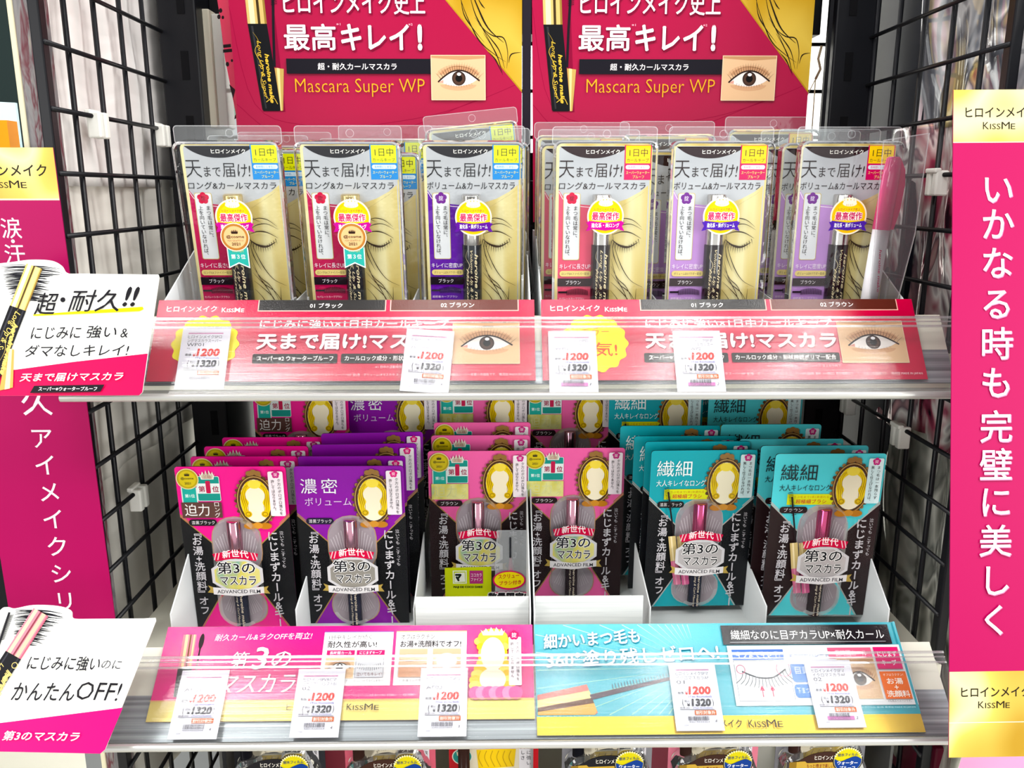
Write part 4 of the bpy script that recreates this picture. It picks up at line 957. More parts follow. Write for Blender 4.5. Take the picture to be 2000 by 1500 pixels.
# ------------------------------------------------------------------ price cards in the rails
PUN = .0305 / 94
TAGW = P('#e3e1ea', rough=.45)
def price_card(X, s0, T, B, lines, num, hl, label, rot=0.0):
    (ty, tz), (by, bz) = T, B; L = math.hypot(by - ty, bz - tz); d = Vector((0, (by - ty) / L, (bz - tz) / L))
    O = Vector((X, ty, tz)) + d * s0
    ux = Vector((1, 0, 0)); q = math.sin(R(rot)); dn = (d - ux * q).normalized(); u2 = (ux + d * q).normalized()
    a = Art(); a.slab([(0, 0), (94, 0), (94, 132), (0, 132)], .0004, TAGW)
    a.rect(12, 13, 80, 15.6, '#c58aac')
    for k, t in enumerate(lines): wd = min(66, 8.2 * len(t)); a.T(t, 12, 18 + k * 8.6, 12 + wd, 25 + k * 8.6, '#3c3a44')
    a.T('¥/g', 13, 45, 19, 48, '#6a6872')
    a.T('本体', 11, 57, 24, 63, '#2c2a32', bold=.02); a.T('¥', 26, 57, 32, 64, '#c8322e', bold=.03); a.T('1200', 33, 47, 78, 63.5, '#cf3a30', bold=.047, sh=.1)
    a.T('(Tax Excluded)', 32, 65.5, 78, 70, '#5a58a8', bold=.01)
    a.T('(', 18, 72, 21, 87, '#2c2a32'); a.T('税込', 23, 73.5, 33, 78.5, '#2c2a32'); a.T('¥', 27, 80, 33, 86.5, '#2c2a32', bold=.03); a.T('1320', 36, 71.5, 75, 86.5, '#2e2c34', bold=.047, sh=.1); a.T(')', 77, 72, 80, 87, '#2c2a32')
    a.T('税率10%', 12, 87.5, 32, 91, '#2c2a32'); a.T('(Tax Included)', 38, 87.5, 76, 91.5, '#5a58a8'); a.rect(12, 92, 80, 92.8, '#2c2a32')
    a.rect(40, 94, 82, 103, '#c4622e' if not hl else '#d0642c'); a.T('割引対象外', 42, 95, 80, 102, '#f8ece4', bold=.015)
    if hl: a.rect(22, 111, 74, 118, '#c97ab4')
    rnd = random.Random(num + lines[-1]); x = 26
    while x < 66: wd = rnd.choice((.6, .9, 1.4)); a.rect(x, 105.5, x + wd, 113.5, '#4a4852'); x += wd + rnd.choice((.6, .9, 1.3))
    a.T('4901433036' + num, 26, 115, 66, 117.6, '#5a5862'); a.T(num, 77, 112, 81, 117, '#3a3842', sh=.2); a.T('2204', 16, 121, 24, 123.5, '#8a8892')
    o = a.build('price_card', plane_map(tuple(O), tuple(u2), tuple(dn), PUN)); tag(o, label, 'price card', 'price cards in the rails'); return o
TU_, BU_ = (.540, -.0732), (.5075, -.1202)
TL_, BL_ = (.5085, -.2905), (.4585, -.3312)
price_card(-.2026, .0130, TU_, BU_, ('ヒロインメイクSPロ', 'ングマスカラスーパー', 'WP01'), '6', False, 'price card over the left yellow burst, leftmost on the upper rail')
price_card(-.0600, .0145, TU_, BU_, ('ヒロインメイクSPボ', 'リュームマスカラスー', 'パーWP1'), '4', False, 'tilted price card just left of the eye photograph on the upper left red strip', 4.0)
price_card(.0304, .0165, TU_, BU_, ('ヒロインメイクSPロ', 'ングマスカラスーパー', 'WP02'), '1', True, 'price card with a pink barcode at the left end of the right red strip')
price_card(.1102, .0165, TU_, BU_, ('ヒロインメイクSPボ', 'リュームマスカラスー', 'パーWP2'), '2', True, 'price card with a pink barcode in the middle of the right red strip')
price_card(-.2075, .0205, TL_, BL_, ('ヒロインメイクSPロ', 'ング&カールマスカラ', 'AF01'), '4', False, 'price card washed out by glare at the left end of the middle rail')
price_card(-.1322, .0201, TL_, BL_, ('ヒロインSPV&Cマ', 'スカラアドバンスト01', '02'), '4', False, 'price card over the magenta strip, second from the left on the middle rail')
price_card(-.0526, .0201, TL_, BL_, ('ヒロインメイクSPロ', 'ング&カールマスカラ', 'AF02'), '3', False, 'price card beside the gold ornament at the right end of the magenta strip')
price_card(.1094, .0180, TL_, BL_, ('ヒロインメイクSPマ', 'イクロマスカラAF', '01'), '4', False, 'price card in the middle of the turquoise strip')
price_card(.1990, .0168, TL_, BL_, ('ヒロインメイクSPマ', 'イクロマスカラAF', '02'), '2', True, 'price card with a pink barcode at the right end of the turquoise strip')

# ------------------------------------------------------------------ card trays
def tray(x0, x1, zs, y0, y1, label, lips, liptop, floor, slots, wallh, base, riser, ry):
    r = empty('card_tray', ((x0 + x1) / 2, y0, zs), label, 'tray', 'card trays')
    cx = (x0 + x1) / 2; t = .0009; X0, X1 = x0 - cx, x1 - cx; D = y1 - y0
    MB().box(X0, X1, 0, D, 0, base).build('base', BOARD, r, lift=False); MB().box(X0 + .001, X1 - .001, ry - y0, D - .001, base, riser).build('riser', BOARD, r, lift=False)
    for xs in (X0, X1 - t):
        v = [(xs, 0, 0), (xs, D, 0), (xs, D, wallh), (xs, D * .6, wallh), (xs, 0, floor)]
        vs = v + [(x + t, y, z) for x, y, z in v]; n = 5
        mesh('side_wall', vs, [tuple(range(n)), tuple(reversed(range(n, 2 * n)))] + [(i, n + i, n + (i + 1) % n, (i + 1) % n) for i in range(n)], WHITEBOARD, r)
    MB().box(X0, X1, D - t, D, 0, wallh).build('back_wall', BOARD, r, lift=False)
    for k in range(1, slots):
        xs = X0 + (X1 - X0) * k / slots
        v = [(xs, .012, 0), (xs, D, 0), (xs, D, wallh * .55), (xs, D * .55, wallh * .5), (xs, .012, floor * .9)]
        vs = v + [(x + t, y, z) for x, y, z in v]; n = 5
        mesh('divider', vs, [tuple(range(n)), tuple(reversed(range(n, 2 * n)))] + [(i, n + i, n + (i + 1) % n, (i + 1) % n) for i in range(n)], WHITEBOARD, r)
    for a0, a1 in lips: MB().box(a0 - cx, a1 - cx, .010, .0112, 0, liptop - zs).build('front_lip', BOARD, r, lift=False)
    return r
tray(-.2225, .0200, S1, .553, .70, 'white card tray on the upper shelf, left of the two', ((-.221, .019),), -.0715, .034, 3, .075, .0065, .0155, .634)
tray(.0265, .2700, S1, .553, .70, 'white card tray on the upper shelf, right of the two', ((.028, .269),), -.0715, .034, 3, .075, .0065, .0155, .634)
tray(-.2262, .0203, S2, .525, .70, 'white card tray on the middle shelf under the pink and purple packs', ((-.0600, .0190),), -.2745, .036, 3, .105, .001, .0325, .652)
tray(.0222, .2680, S2, .525, .70, 'white card tray on the middle shelf under the turquoise packs', ((.0235, .0990),), -.2745, .036, 3, .105, .001, .0325, .652)
# ------------------------------------------------------------------ standing the packs in their trays
def stand(top, tilt, yaw, H):
    """base point and rotation of a pack whose top edge centre is given; tilt > 0 leans forward"""
    rot = (R(tilt), 0, R(yaw))
    m = Matrix.Rotation(R(yaw), 3, 'Z') @ Matrix.Rotation(R(tilt), 3, 'X')
    b = Vector(top) - m @ Vector((0, 0, H)); return tuple(b), rot
H1 = UH * UU
GU = 'silver and gold carded mascara packs on the upper shelf'
PROTO = {}
def put_upper(kind, top, tilt, yaw, label):
    loc, rot = stand(top, tilt, yaw, H1)
    if kind not in PROTO:
        volume, brown, award = kind
        r = upper_pack(label, GU, volume, brown, award); r.location = (loc[0], loc[1], loc[2] + CAMZ); r.rotation_euler = rot; PROTO[kind] = r
    else: r = dup(PROTO[kind], loc, rot, label)
    return r
LB, VB, LBR, VBR = (False, False, True), (True, False, False), (False, True, False), (True, True, False)
put_upper(LB, (-.1770, .571, .0315), 9, 0, 'magenta mascara pack with a round award sticker, front of the far left upper stack')
put_upper(LB, (-.0990, .571, .0315), 9, 0, 'magenta mascara pack with a round award sticker, front of the second upper stack')
put_upper(VB, (-.0185, .571, .0315), 9, 0, 'purple and silver volume mascara pack at the front of the third upper stack')
put_upper(LBR, (.0695, .578, .0315), 2, 0, 'salmon and silver mascara pack at the front, leftmost of the right upper tray')
put_upper(VBR, (.1470, .578, .0315), 2, 0, 'lavender volume mascara pack at the front, middle of the right upper tray')
g6 = put_upper(VBR, (.2325, .578, .0315), 2, 0, 'lavender volume mascara pack carrying a bagged pink gift pen')
put_upper(LB, (-.1670, .605, .0275), 7, -2, 'mascara pack half hidden right behind the far left front pack')
put_upper(LB, (-.1610, .655, .0330), 6, 0, 'mascara pack at the back of the far left upper stack, only its tab showing')
put_upper(LB, (-.0900, .606, .0255), 7, 2, 'mascara pack peeping out on the right behind the second front pack')
put_upper(LB, (-.0850, .650, .0375), 5, 0, 'mascara pack with a yellow tag at the back of the second upper stack')
put_upper(VB, (-.0140, .612, .0330), 6, 0, 'volume mascara pack just behind the purple front pack')
t = put_upper(VB, (-.0080, .650, .0480), 4, 0, 'tilted mascara pack at the back of the third upper stack'); t.rotation_euler = (R(4), R(-6), 0)
put_upper(LBR, (.0610, .598, .0310), 2, 0, 'salmon mascara pack just behind the leftmost brown-shade front pack')
put_upper(LBR, (.0600, .640, .0390), 2, 0, 'salmon mascara pack at the back of the leftmost brown-shade stack')
put_upper(VBR, (.1290, .604, .0270), 2, 0, 'lavender mascara pack seen between the salmon and the middle lavender front packs')
put_upper(VBR, (.1230, .642, .0400), 2, 0, 'lavender mascara pack at the back of the middle brown-shade stack')
put_upper(VBR, (.2245, .592, .0310), 2, 0, 'lavender mascara pack first behind the one with the gift pen')
put_upper(VBR, (.2165, .606, .0310), 2, 0, 'lavender mascara pack second behind the one with the gift pen')
put_upper(VBR, (.2030, .652, .0440), 2, 0, 'lavender mascara pack at the very back of the right stack below the gold corner')

# gift pen taped to the last pack
bag = Art(); bp = [(70, -3), (116, -10), (114, 90), (102, 175), (74, 172), (72, 90)]
bag.slab(bp, .0005, PENBAG)
bag.add(bp + [(x + (1.2 if x < 90 else -1.2), y + (1.2 if y < 80 else -1.2)) for x, y in bp], [(i, (i + 1) % 6, 6 + (i + 1) % 6, 6 + i) for i in range(6)], CLEARRIM)
bo = bag.build('gift_bag', pack_map(UU, UH, .0235), g6)
bo['label'] = 'clear bag with a pink capped white pen'
XP = lambda x: (x - 50) * UU
ZP = lambda y: (UH - y) * UU
cap = MB().tube([(XP(88), -.0165, ZP(13)), (XP(88), -.0165, ZP(15)), (XP(87), -.0165, ZP(30)), (XP(83), -.0165, ZP(86))], [.0032, .0046, .0054, .0058], 20)
cap.build('pen_cap', P('#f2508f', rough=.15, spec=.7), bo, True, lift=False)
hp = Art(); hp.slab([(88, 14), (95, 16), (100, 26), (101.5, 40), (99.5, 66), (95, 86), (86, 86)], .0035, P('#f2477f', rough=.12, spec=.7)); hp.build('cap_clip', pack_map(UU, UH, .0178), bo)
MB().tube([(XP(83), -.0165, ZP(86)), (XP(77), -.0165, ZP(180))], [.0055, .0055], 20).build('pen_body', P('#e9e6ea', rough=.25), bo, True, lift=False)
tx = Art(); tx.T('heroine make', 79.5, 106, 84, 150, '#d02a64', rot=84, sh=.25, bold=.012)
tx.build('pen_lettering', pack_map(UU, UH, .0222), bo)

H2 = LH * LU
GL = 'film mascara packs on the middle shelf'
def put_lower(kind, top, tilt, yaw, label):
    loc, rot = stand(top, tilt, yaw, H2)
    if kind not in PROTO:
        r = film_pack(label, GL, *kind); r.location = (loc[0], loc[1], loc[2] + CAMZ); r.rotation_euler = rot; PROTO[kind] = r
    else: r = dup(PROTO[kind], loc, rot, label)
    return r
K1, K2, K3, K4, K5 = ('long', False), ('volume', False), ('long', True), ('micro', False), ('micro', True)
D = 'film mascara pack'
put_lower(K1, (-.1895, .560, -.1868), 4, 0, 'hot pink and black film mascara pack, frontmost of the far left stack')
put_lower(K1, (-.1935 + .007, .583, -.1868), 3, 0, 'hot pink film mascara pack directly behind the frontmost one of the far left stack')
put_lower(K1, (-.1830, .602, -.1850), 3, 0, 'hot pink film mascara pack, third from the front of the far left stack')
put_lower(K1, (-.1760, .622, -.1840), 2, 0, 'hot pink film mascara pack, fourth from the front of the far left stack')
put_lower(K1, (-.1640, .668, -.1540), 0, 0, 'hot pink film mascara pack at the back under the upper shelf')
put_lower(K2, (-.1080, .566, -.1888), 4, 0, 'purple film mascara pack, frontmost of its stack')
put_lower(K2, (-.1080, .580, -.1860), 3, 0, 'purple film mascara pack directly behind the frontmost purple one')
put_lower(K2, (-.1020, .600, -.1830), 3, 2, 'purple film mascara pack, third from the front of the purple stack')
put_lower(K2, (-.0990, .620, -.1800), 2, 3, 'purple film mascara pack, fourth from the front of the purple stack')
put_lower(K2, (-.0900, .676, -.1560), 0, 0, 'purple film mascara pack at the back under the upper shelf')
g3 = put_lower(K3, (-.0172, .612, -.1925), 2, 0, 'pale pink and brown film mascara pack with a bagged gift brush')
put_lower(K3, (-.0160, .632, -.1860), 1, 0, 'pale pink film mascara pack directly behind the one with the gift brush')
put_lower(K3, (-.0150, .648, -.1800), 1, 0, 'pale pink film mascara pack, third from the front of the gift brush stack')
put_lower(K3, (-.0150, .680, -.1545), 0, 0, 'pale pink film mascara pack at the back behind the gift brush stack')
put_lower(K3, (.0562, .612, -.1905), 2, 0, 'pale pink and brown film mascara pack standing beside the white divider')
put_lower(K3, (.0590, .680, -.1555), 0, 0, 'pale pink film mascara pack standing behind the one at the white divider')
put_lower(K4, (.1475, .578, -.1820), 4, 1, 'deep turquoise and black film mascara pack, frontmost of its stack')
put_lower(K4, (.1450, .590, -.1790), 4, 0, 'deep turquoise film mascara pack directly behind the frontmost one')
put_lower(K4, (.1390, .604, -.1790), 3, 0, 'deep turquoise film mascara pack, third from the front of its stack')
put_lower(K4, (.1310, .622, -.1760), 3, 0, 'deep turquoise film mascara pack, fourth from the front of its stack')
put_lower(K4, (.1280, .668, -.1550), 0, 0, 'deep turquoise film mascara pack at the back, left of two')
put_lower(K4, (.1900, .680, -.1545), 0, 0, 'deep turquoise film mascara pack at the very back between the two turquoise stacks')
put_lower(K5, (.2295, .553, -.1770), 4, 0, 'pale aqua and brown film mascara pack, frontmost at the right end')
put_lower(K5, (.2250, .572, -.1770), 3, 0, 'pale aqua film mascara pack directly behind the frontmost aqua one')
put_lower(K5, (.2150, .592, -.1780), 3, 0, 'pale aqua film mascara pack, third from the front of the right end stack')
put_lower(K5, (.2080, .618, -.1740), 2, 0, 'pale aqua film mascara pack, fourth from the front of the right end stack')
put_lower(K5, (.2090, .664, -.1570), 0, 0, 'pale aqua film mascara pack at the back under the right end of the rail')

# gift brush bag and coupon on the pale pink pack
b = Art(); b.slab([(15, 125), (62, 124), (62, LH), (15, LH)], .0003, '#c9d41c')
b.rect(23, 128, 37, 142.5, '#f2f4e6'); b.rect(24, 129, 36, 141.5, '#b9cc1a'); b.poly([(25, 130.5), (35, 130), (35.5, 140.5), (24.5, 141)], '#f4f6ea'); b.T('マ', 25.2, 131.5, 32, 140, '#14201a', bold=.06, sh=.2)
b.rect(40, 128, 53.5, 142.5, '#b03a78'); b.T('ココカラ', 41.3, 131, 52.2, 134.8, '#f6e6ee', bold=.01); b.T('ファイン', 41.3, 136, 52.2, 139.8, '#f6e6ee', bold=.01)
b.T('MAJI DE COCO DAKE', 23.5, 145, 53, 148, '#1c2010', bold=.03); b.build('coupon_strip', lambda x, y, h: ((x - 50) * LU, -(h + .0082), (LH + 4 - y) * LU), g3)
b = Art(); bp = [(68, 76), (98, 76), (100, 110), (96, 156), (66, 156), (66, 110)]
b.slab(bp, .0004, BAG); b.add(bp + [(x + (1 if x < 80 else -1), y + (1 if y < 120 else -1)) for x, y in bp], [(i, (i + 1) % 6, 6 + (i + 1) % 6, 6 + i) for i in range(6)], CLEARRIM)
bo = b.build('gift_bag', pack_map(LU, LH, .0150), g3); bo['label'] = 'clear bag with a pink handled screw brush'
XQ = lambda x: (x - 50) * LU
ZQ = lambda y: (LH - y) * LU
MB().tube([(XQ(81), -.0125, ZQ(84)), (XQ(81.3), -.0125, ZQ(106)), (XQ(82), -.0125, ZQ(118)), (XQ(82.4), -.0125, ZQ(140))], [.0006, .0006, .0022, .0026], 14).build('brush_handle', P('#d81f78', rough=.25), bo, True, lift=False)
br = MB().tube([(XQ(81), -.0125, ZQ(84)), (XQ(81.2), -.0125, ZQ(106))], .0024, 12)
for k in range(22):
    y = 84 + k; br.tube([(XQ(77), -.0125, ZQ(y + 1)), (XQ(85.2), -.0125, ZQ(y - .6))], .00035, 5); br.tube([(XQ(81), -.0155, ZQ(y)), (XQ(81), -.0095, ZQ(y + .5))], .0006, 5)
br.build('brush_bristles', P('#15171f', rough=.5), bo, lift=False)
s = Art(); s.slab([(80 + 16.5 * math.cos(R(t)), 133 + 10.5 * math.sin(R(t))) for t in range(0, 360, 10)], .0003, '#c8175e'); s.ell(80, 132.6, 15, 9, '#f0dc3a'); s.T('スクリュー', 69, 126.5, 90, 131.5, '#c0222e', bold=.02, slope=-1.5); s.T('ブラシ付き', 70, 133.8, 92, 138.6, '#c0222e', bold=.02, slope=-1.5)
s.rr(64, 146, 99, 156.5, 2, '#c8175e'); s.TO('数量限定!', 58, 146, 97, 155.5, '#17131a', '#f4f0f0', .06, bold=.04, sh=.1)
s.build('gift_sticker', lambda x, y, h: ((x - 50) * LU, -(h + .0158), (LH + 3 - y) * LU), g3)

# ------------------------------------------------------------------ eyeliner packs on the lowest shelf
EU = .00037
BLISTER2 = clear_material('clear_blister_formed', base=.06, gain=1.3, bump=.8, bscale=60, rough=.08, haze=.06)
def eyeliner(label, X, Y, Ztop, side, dark, tilt=0):
    """y = 0 is the height of the rail's lower edge; card runs on above it"""
    Hc = 430
    r = empty('eyeliner_pack', (X, Y, Ztop - Hc * EU + 30 * EU), label, 'eyeliner', 'eyeliner packs on the lowest shelf'); r.rotation_euler = (0, R(tilt), 0)
    mp = lambda off: (lambda x, y, h: (x * EU, -(h + off), (Hc - 30 - y) * EU))
    a = Art(); a.slab([(x * 1.0, y) for x, y in rrect(-88, -30, 88, 400, 6)], .0008, side, side)
    a.poly(catmull([(-70, -30), (-74, 0), (-62, 40), (-66, 90)]) + [(66, 90)] + catmull([(66, 90), (62, 40), (74, 0), (70, -30)]), '#e6dcc4')
    a.line([(-72, -28), (-76, 0), (-64, 40), (-68, 88)], 3, '#a58a3a'); a.line([(72, -28), (76, 0), (64, 40), (68, 88)], 3, '#a58a3a')
    a.T('泣いても崩れない', -52, -16, 60, -2, '#2a1c18', bold=.01); a.T('アイライナー', -36, 2, 44, 18, '#2a1c18')
    a.poly([(-40, 22), (46, 20), (46, 36), (-40, 38)], dark); a.T('極細筆リキッド', -34, 24, 40, 34, '#f4f0ea', bold=.02)
    a.poly([(-34, 42), (44, 38), (40, 80), (-30, 86)], '#e8c21c')
    for k in range(6): a.line([(-26 + k * 12, 44), (-30 + k * 12, 60), (-22 + k * 12, 80)], 1.6, '#b8901a')
    a.rr(50, 24, 76, 120, 2, '#eeeaf0'); petals(a, 63, 18, 11, '#46308a'); a.T('掟', 58, 13, 68, 23, '#f2eef8'); a.V('涙に強い', 69, 30, 78, 10, '#2a2430'); a.V('美しさ', 57, 30, 66, 10, '#2a2430')
    a.ell(-62, 56, 20, 18, '#e8e4d8'); a.ell(-62, 56, 18, 16, '#2f8f86'); crown(a, -74, 36, -50, 54, '#f2e6c4')
    a.build('card', mp(0), r)
    MB().tube([(-58 * EU, -.006, (Hc - 30 - 300) * EU), (-58 * EU, -.006, (Hc - 30 - 14) * EU)], .0042, 16).build('eyeliner_pen', P('#15151b', rough=.2) if dark == '#17161c' else P('#3a2520', rough=.2), r, True, lift=False)
    return r, mp
def eyeliner_front(r, mp, dark):
    # moulded clear front
    prof = catmull([(-84, 60), (-74, 40), (-60, 30), (-40, 26), (-22, 14), (0, 10), (14, 12), (22, 2), (38, -4), (56, 4), (66, 20), (72, 40), (80, 60)], 4) + [(80, 300), (-84, 300)]
    n = len(prof); v = []; f = []
    for k, (s, h) in enumerate(((1.0, .001), (.985, .011), (.93, .0135))):
        v += [(x * s * EU, -h, (Hc_ - 30 - (y * s + (1 - s) * 150)) * EU) for x, y in prof]
    for k in range(2): f += [(k * n + i, k * n + (i + 1) % n, (k + 1) * n + (i + 1) % n, (k + 1) * n + i) for i in range(n)]
    f.append(tuple(2 * n + i for i in range(n))); mesh('blister', v, f, BLISTER2, r)
    b = Art(); b.slab([(-62, 62)] + catmull([(-58, 44), (-34, 28), (-6, 22), (20, 24), (36, 34)]) + [(40, 62)], .0004, dark)
    b.T('ヒロインメイク', -26, 29.5, 24, 39, '#f2ece2', bold=.012)
    b.poly([(-74, 44), (-44, 42), (-40, 46), (16, 44), (16, 62), (-40, 66), (-50, 58), (-74, 62)], '#c9a44a'); b.poly([(-74, 44), (-60, 43), (-60, 60), (-74, 62)], '#8f6f2a'); b.T('もっと!夜まで美しい!', -40, 47.5, 13, 57, '#7a1a1c', bold=.01)
    b.poly([(-60, 66), (30, 62), (30, 110), (-60, 110)], '#e3dfe2'); b.T('リキッドアイライナー', -50, 72, 22, 82, '#2a2024')
    b.ell(38, 40, 29, 29, '#14131a'); b.ell(38, 40, 27, 27, '#efe6b0'); b.ell(38, 40, 26, 26, '#dccf24')
    for k in range(15): t = R(200 + k * 10); b.line([(38 + 24 * math.cos(t), 40 + 24 * math.sin(t)), (38 + 28.5 * math.cos(t), 40 + 28.5 * math.sin(t))], 1.6, '#f6f2d8', smooth=False)
    b.poly([(38 + 26 * math.cos(R(t)), 40 + 26 * math.sin(R(t))) for t in range(-6, 187, 8)] + catmull([(12.2, 37), (24, 42), (38, 36), (52, 31), (63.9, 37)]), '#1a3f8e')
    b.T('耐水フィルム', 18, 25, 56, 32, '#22406a', slope=-2, bold=.01); b.T('ウォーター', 18, 41, 57, 49.5, '#f2f4fa', bold=.025); b.T('プルーフ', 23, 52, 53, 60, '#f2f4fa', bold=.025)
    b.build('front_sticker', mp(.0142), r)
Hc_ = 430
BK, BR_ = '#17161c', '#3a2018'
for X, Y, Z, side, dark, front, label in (
    (-.1600, .530, -0.3795, '#2a2a30', BK, True, 'black-shade eyeliner pack, leftmost on the lowest shelf'),
    (-.0805, .530, -0.3805, '#d9687c', BR_, True, 'brown-shade eyeliner pack with a pink card, second from the left on the lowest shelf'),
    (-.0060, .535, -0.3800, '#c01a2c', BR_, False, 'red eyeliner pack with a gold bordered cream label on the lowest shelf'),
    (.0760, .530, -0.3790, '#8d8c92', BK, True, 'black-shade eyeliner pack just right of the bottom divider'),
    (.1530, .530, -0.3790, '#e7879c', BR_, True, 'brown-shade eyeliner pack with a pink card edge, second from the right on the lowest shelf'),
    (.2310, .530, -0.3775, '#8d8c92', BR_, True, 'brown-shade eyeliner pack at the right end of the lowest shelf')):
    r, mp = eyeliner(label, X, Y, Z, side, dark)
    if front: eyeliner_front(r, mp, dark)
for X, Y, Z, side, dark, tl, label in ((-.1150, .570, -0.3840, '#d9687c', BR_, -7, 'tilted pink eyeliner pack leaning behind the second one on the lowest shelf'), (.1180, .575, -.386, '#e7879c', BR_, 0, 'pink eyeliner pack standing back between two clear fronted ones on the lowest shelf')):
    eyeliner(label, X, Y, Z, side, dark, tl)
for x, lb in ((.0200, 'clear divider between the eyeliner packs under the rail joint'), (-.1975, 'clear divider left of the eyeliner packs'), (.2745, 'clear divider right of the eyeliner packs')):
    o = MB().box(x, x + .002, .515, .66, S3, -.375).build('clear_divider', CLEARTAB); tag(o, lb, 'divider', 'clear dividers')

# ------------------------------------------------------------------ tall side banners
mag = P('#a40054', rough=.45)
r = empty('side_banner', (-.30, .533, -.15), 'left magenta side banner with a gold top, partly cut by the photo edge', 'banner', 'side banners')
a = Art(); a.slab([(0, 0), (225, 0), (232, 1180), (7, 1180)], .0008, P('#9a0052', rough=.4), '#8a004a')
a.rect(0, 0, 225, 96, GOLDPRINT); a.rect(0, 95, 225, 98, '#f1e7ba')
bk = '#1d170c'
a.T('ヒロインメイク', 42, 31, 208, 53, bk, bold=.012); a.T('K', 92, 61, 107, 75, bk); a.T('ISS', 109, 64, 131, 75, bk); a.T('M', 133, 61, 152, 75, bk); a.T('E', 155, 64, 166, 75, bk)
for ch, y, s in (('涙', 151, 42), ('・', 176, 34), ('汗', 201, 42)) + tuple(zip('久アイメイクシリーズ', (497, 575, 633, 692, 752, 814, 876, 940, 1000, 1060), (64,) + (50,) * 9)): a.V(ch, 124 + y * .006, y - s / 2, y + s / 2, s, '#e3d5dd' if y > 400 else '#ead9e4', bold=.004)
ang = R(1.2); c, s = math.cos(ang), math.sin(ang); U = .00032
a.build('banner_sheet', lambda x, y, h: (-.0442 + (x * c + y * s * .4) * U, -h + 0.0, .1765 - y * U), r)
r = empty('side_banner', (.30, .47, -.13), 'right magenta side banner with gold ends standing in front of the rails', 'banner', 'side banners')
a = Art(); a.slab([(0, 0), (232, 0), (232, 1226), (0, 1226)], .0008, mag, '#9a0052')
a.rect(0, 0, 232, 94, GOLDPRINT); a.rect(0, 93.5, 232, 95, '#f1e7ba'); a.rect(0, 1065, 232, 1226, GOLDPRINT); a.rect(0, 1160, 232, 1161.5, '#f4ecc0')
for y in (31, 1094): a.T('ヒロインメイク', 22, y, 150, y + 19, bk, bold=.012); a.T('K', 54, y + 27, 65, y + 40, bk); a.T('ISS', 67, y + 30, 86, y + 40, bk); a.T('M', 88, y + 27, 103, y + 40, bk); a.T('E', 105, y + 30, 113, y + 40, bk)
for ch, v in zip('いかなる時も完璧に美しく', (366, 433, 508, 587, 664, 740, 826, 900, 973, 1050, 1128, 1206)):
    y = .9395 * (v - 175)
    a.V(ch, 82.8, y - 31, y + 31, 64, '#d9789f', bold=.016); a.V(ch, 82, y - 32, y + 30, 63, '#f6eef2', bold=.004)
top, bot = Vector((.2625, .507, .0577)), Vector((.2655, .432, -.3275)); d = (bot - top); k = d.length / 1226
dn = d.normalized(); ux = (Vector((1, 0, 0)) - dn * dn.x).normalized(); nn = ux.cross(-dn).normalized(); off = Vector((.30, .47, -.13))
a.build('banner_sheet', lambda x, y, h: tuple(top - off + ux * (x * .00032) + dn * (y * k) + nn * h), r)

# ------------------------------------------------------------------ shelf talkers clipped in front of the rails at the left
def talker(O, TR, BR, label, build, unit=.0003):
    O, TR, BR = Vector(O), Vector(TR), Vector(BR)
    ux = (TR - O).normalized(); n = ux.cross(TR - BR).normalized(); dn = -(n.cross(ux)).normalized()
    if n.y > 0: n = -n
    if dn.z > 0: dn = -dn
    r = empty('shelf_talker', tuple(O), label, 'shelf talker', 'shelf talkers at the left')
    a = Art(); build(a)
    a.build('talker_card', lambda x, y, h: tuple(ux * (x * unit) + dn * (y * unit) + n * h), r)
    return r
WT = P('#f0f0ec', rough=.4)
def scribble(a, x0, y0, x1, y1, dx, n=34, seed=3):
    q = random.Random(seed)
    for k in range(n):
        t = k / (n - 1); y = y0 + (y1 - y0) * t; w = (x1 - x0) * (1 - .5 * t) * q.uniform(.8, 1.05); xs = x0 + dx * t + q.uniform(-4, 4)
        a.line([(xs, y + q.uniform(-1, 1)), (xs + w * .3, y - 2 + q.uniform(-1.5, 1.5)), (xs + w * .7, y + q.uniform(-1, 2)), (xs + w, y + 3 + q.uniform(-2, 2))], q.uniform(1.4, 4.0), '#15151c', taper='both')
def tube3(a, p, q, w, mats, t0, t1):
    """one length of a slanted mascara between fractions t0 and t1 of the axis p-q"""
    ax, ay = q[0] - p[0], q[1] - p[1]; l = math.hypot(ax, ay); nx, ny = -ay / l, ax / l
    def P_(t, s): return (p[0] + ax * t + nx * s * w, p[1] + ay * t + ny * s * w)
    for s0, s1, m in mats: a.poly([P_(t0, s0), P_(t0, s1), P_(t1, s1), P_(t1, s0)], m)
GOLDT = ((.5, -.5, '#c9b06e'), (.40, .18, '#f0e4ba'), (.05, -.05, '#4a3a1c'), (-.1, -.35, '#dcc68a'), (-.42, -.5, '#8d7238'))
BLKT = ((.5, -.5, '#121216'), (.36, .28, '#33333a'), (-.3, -.38, '#2c2c33'))
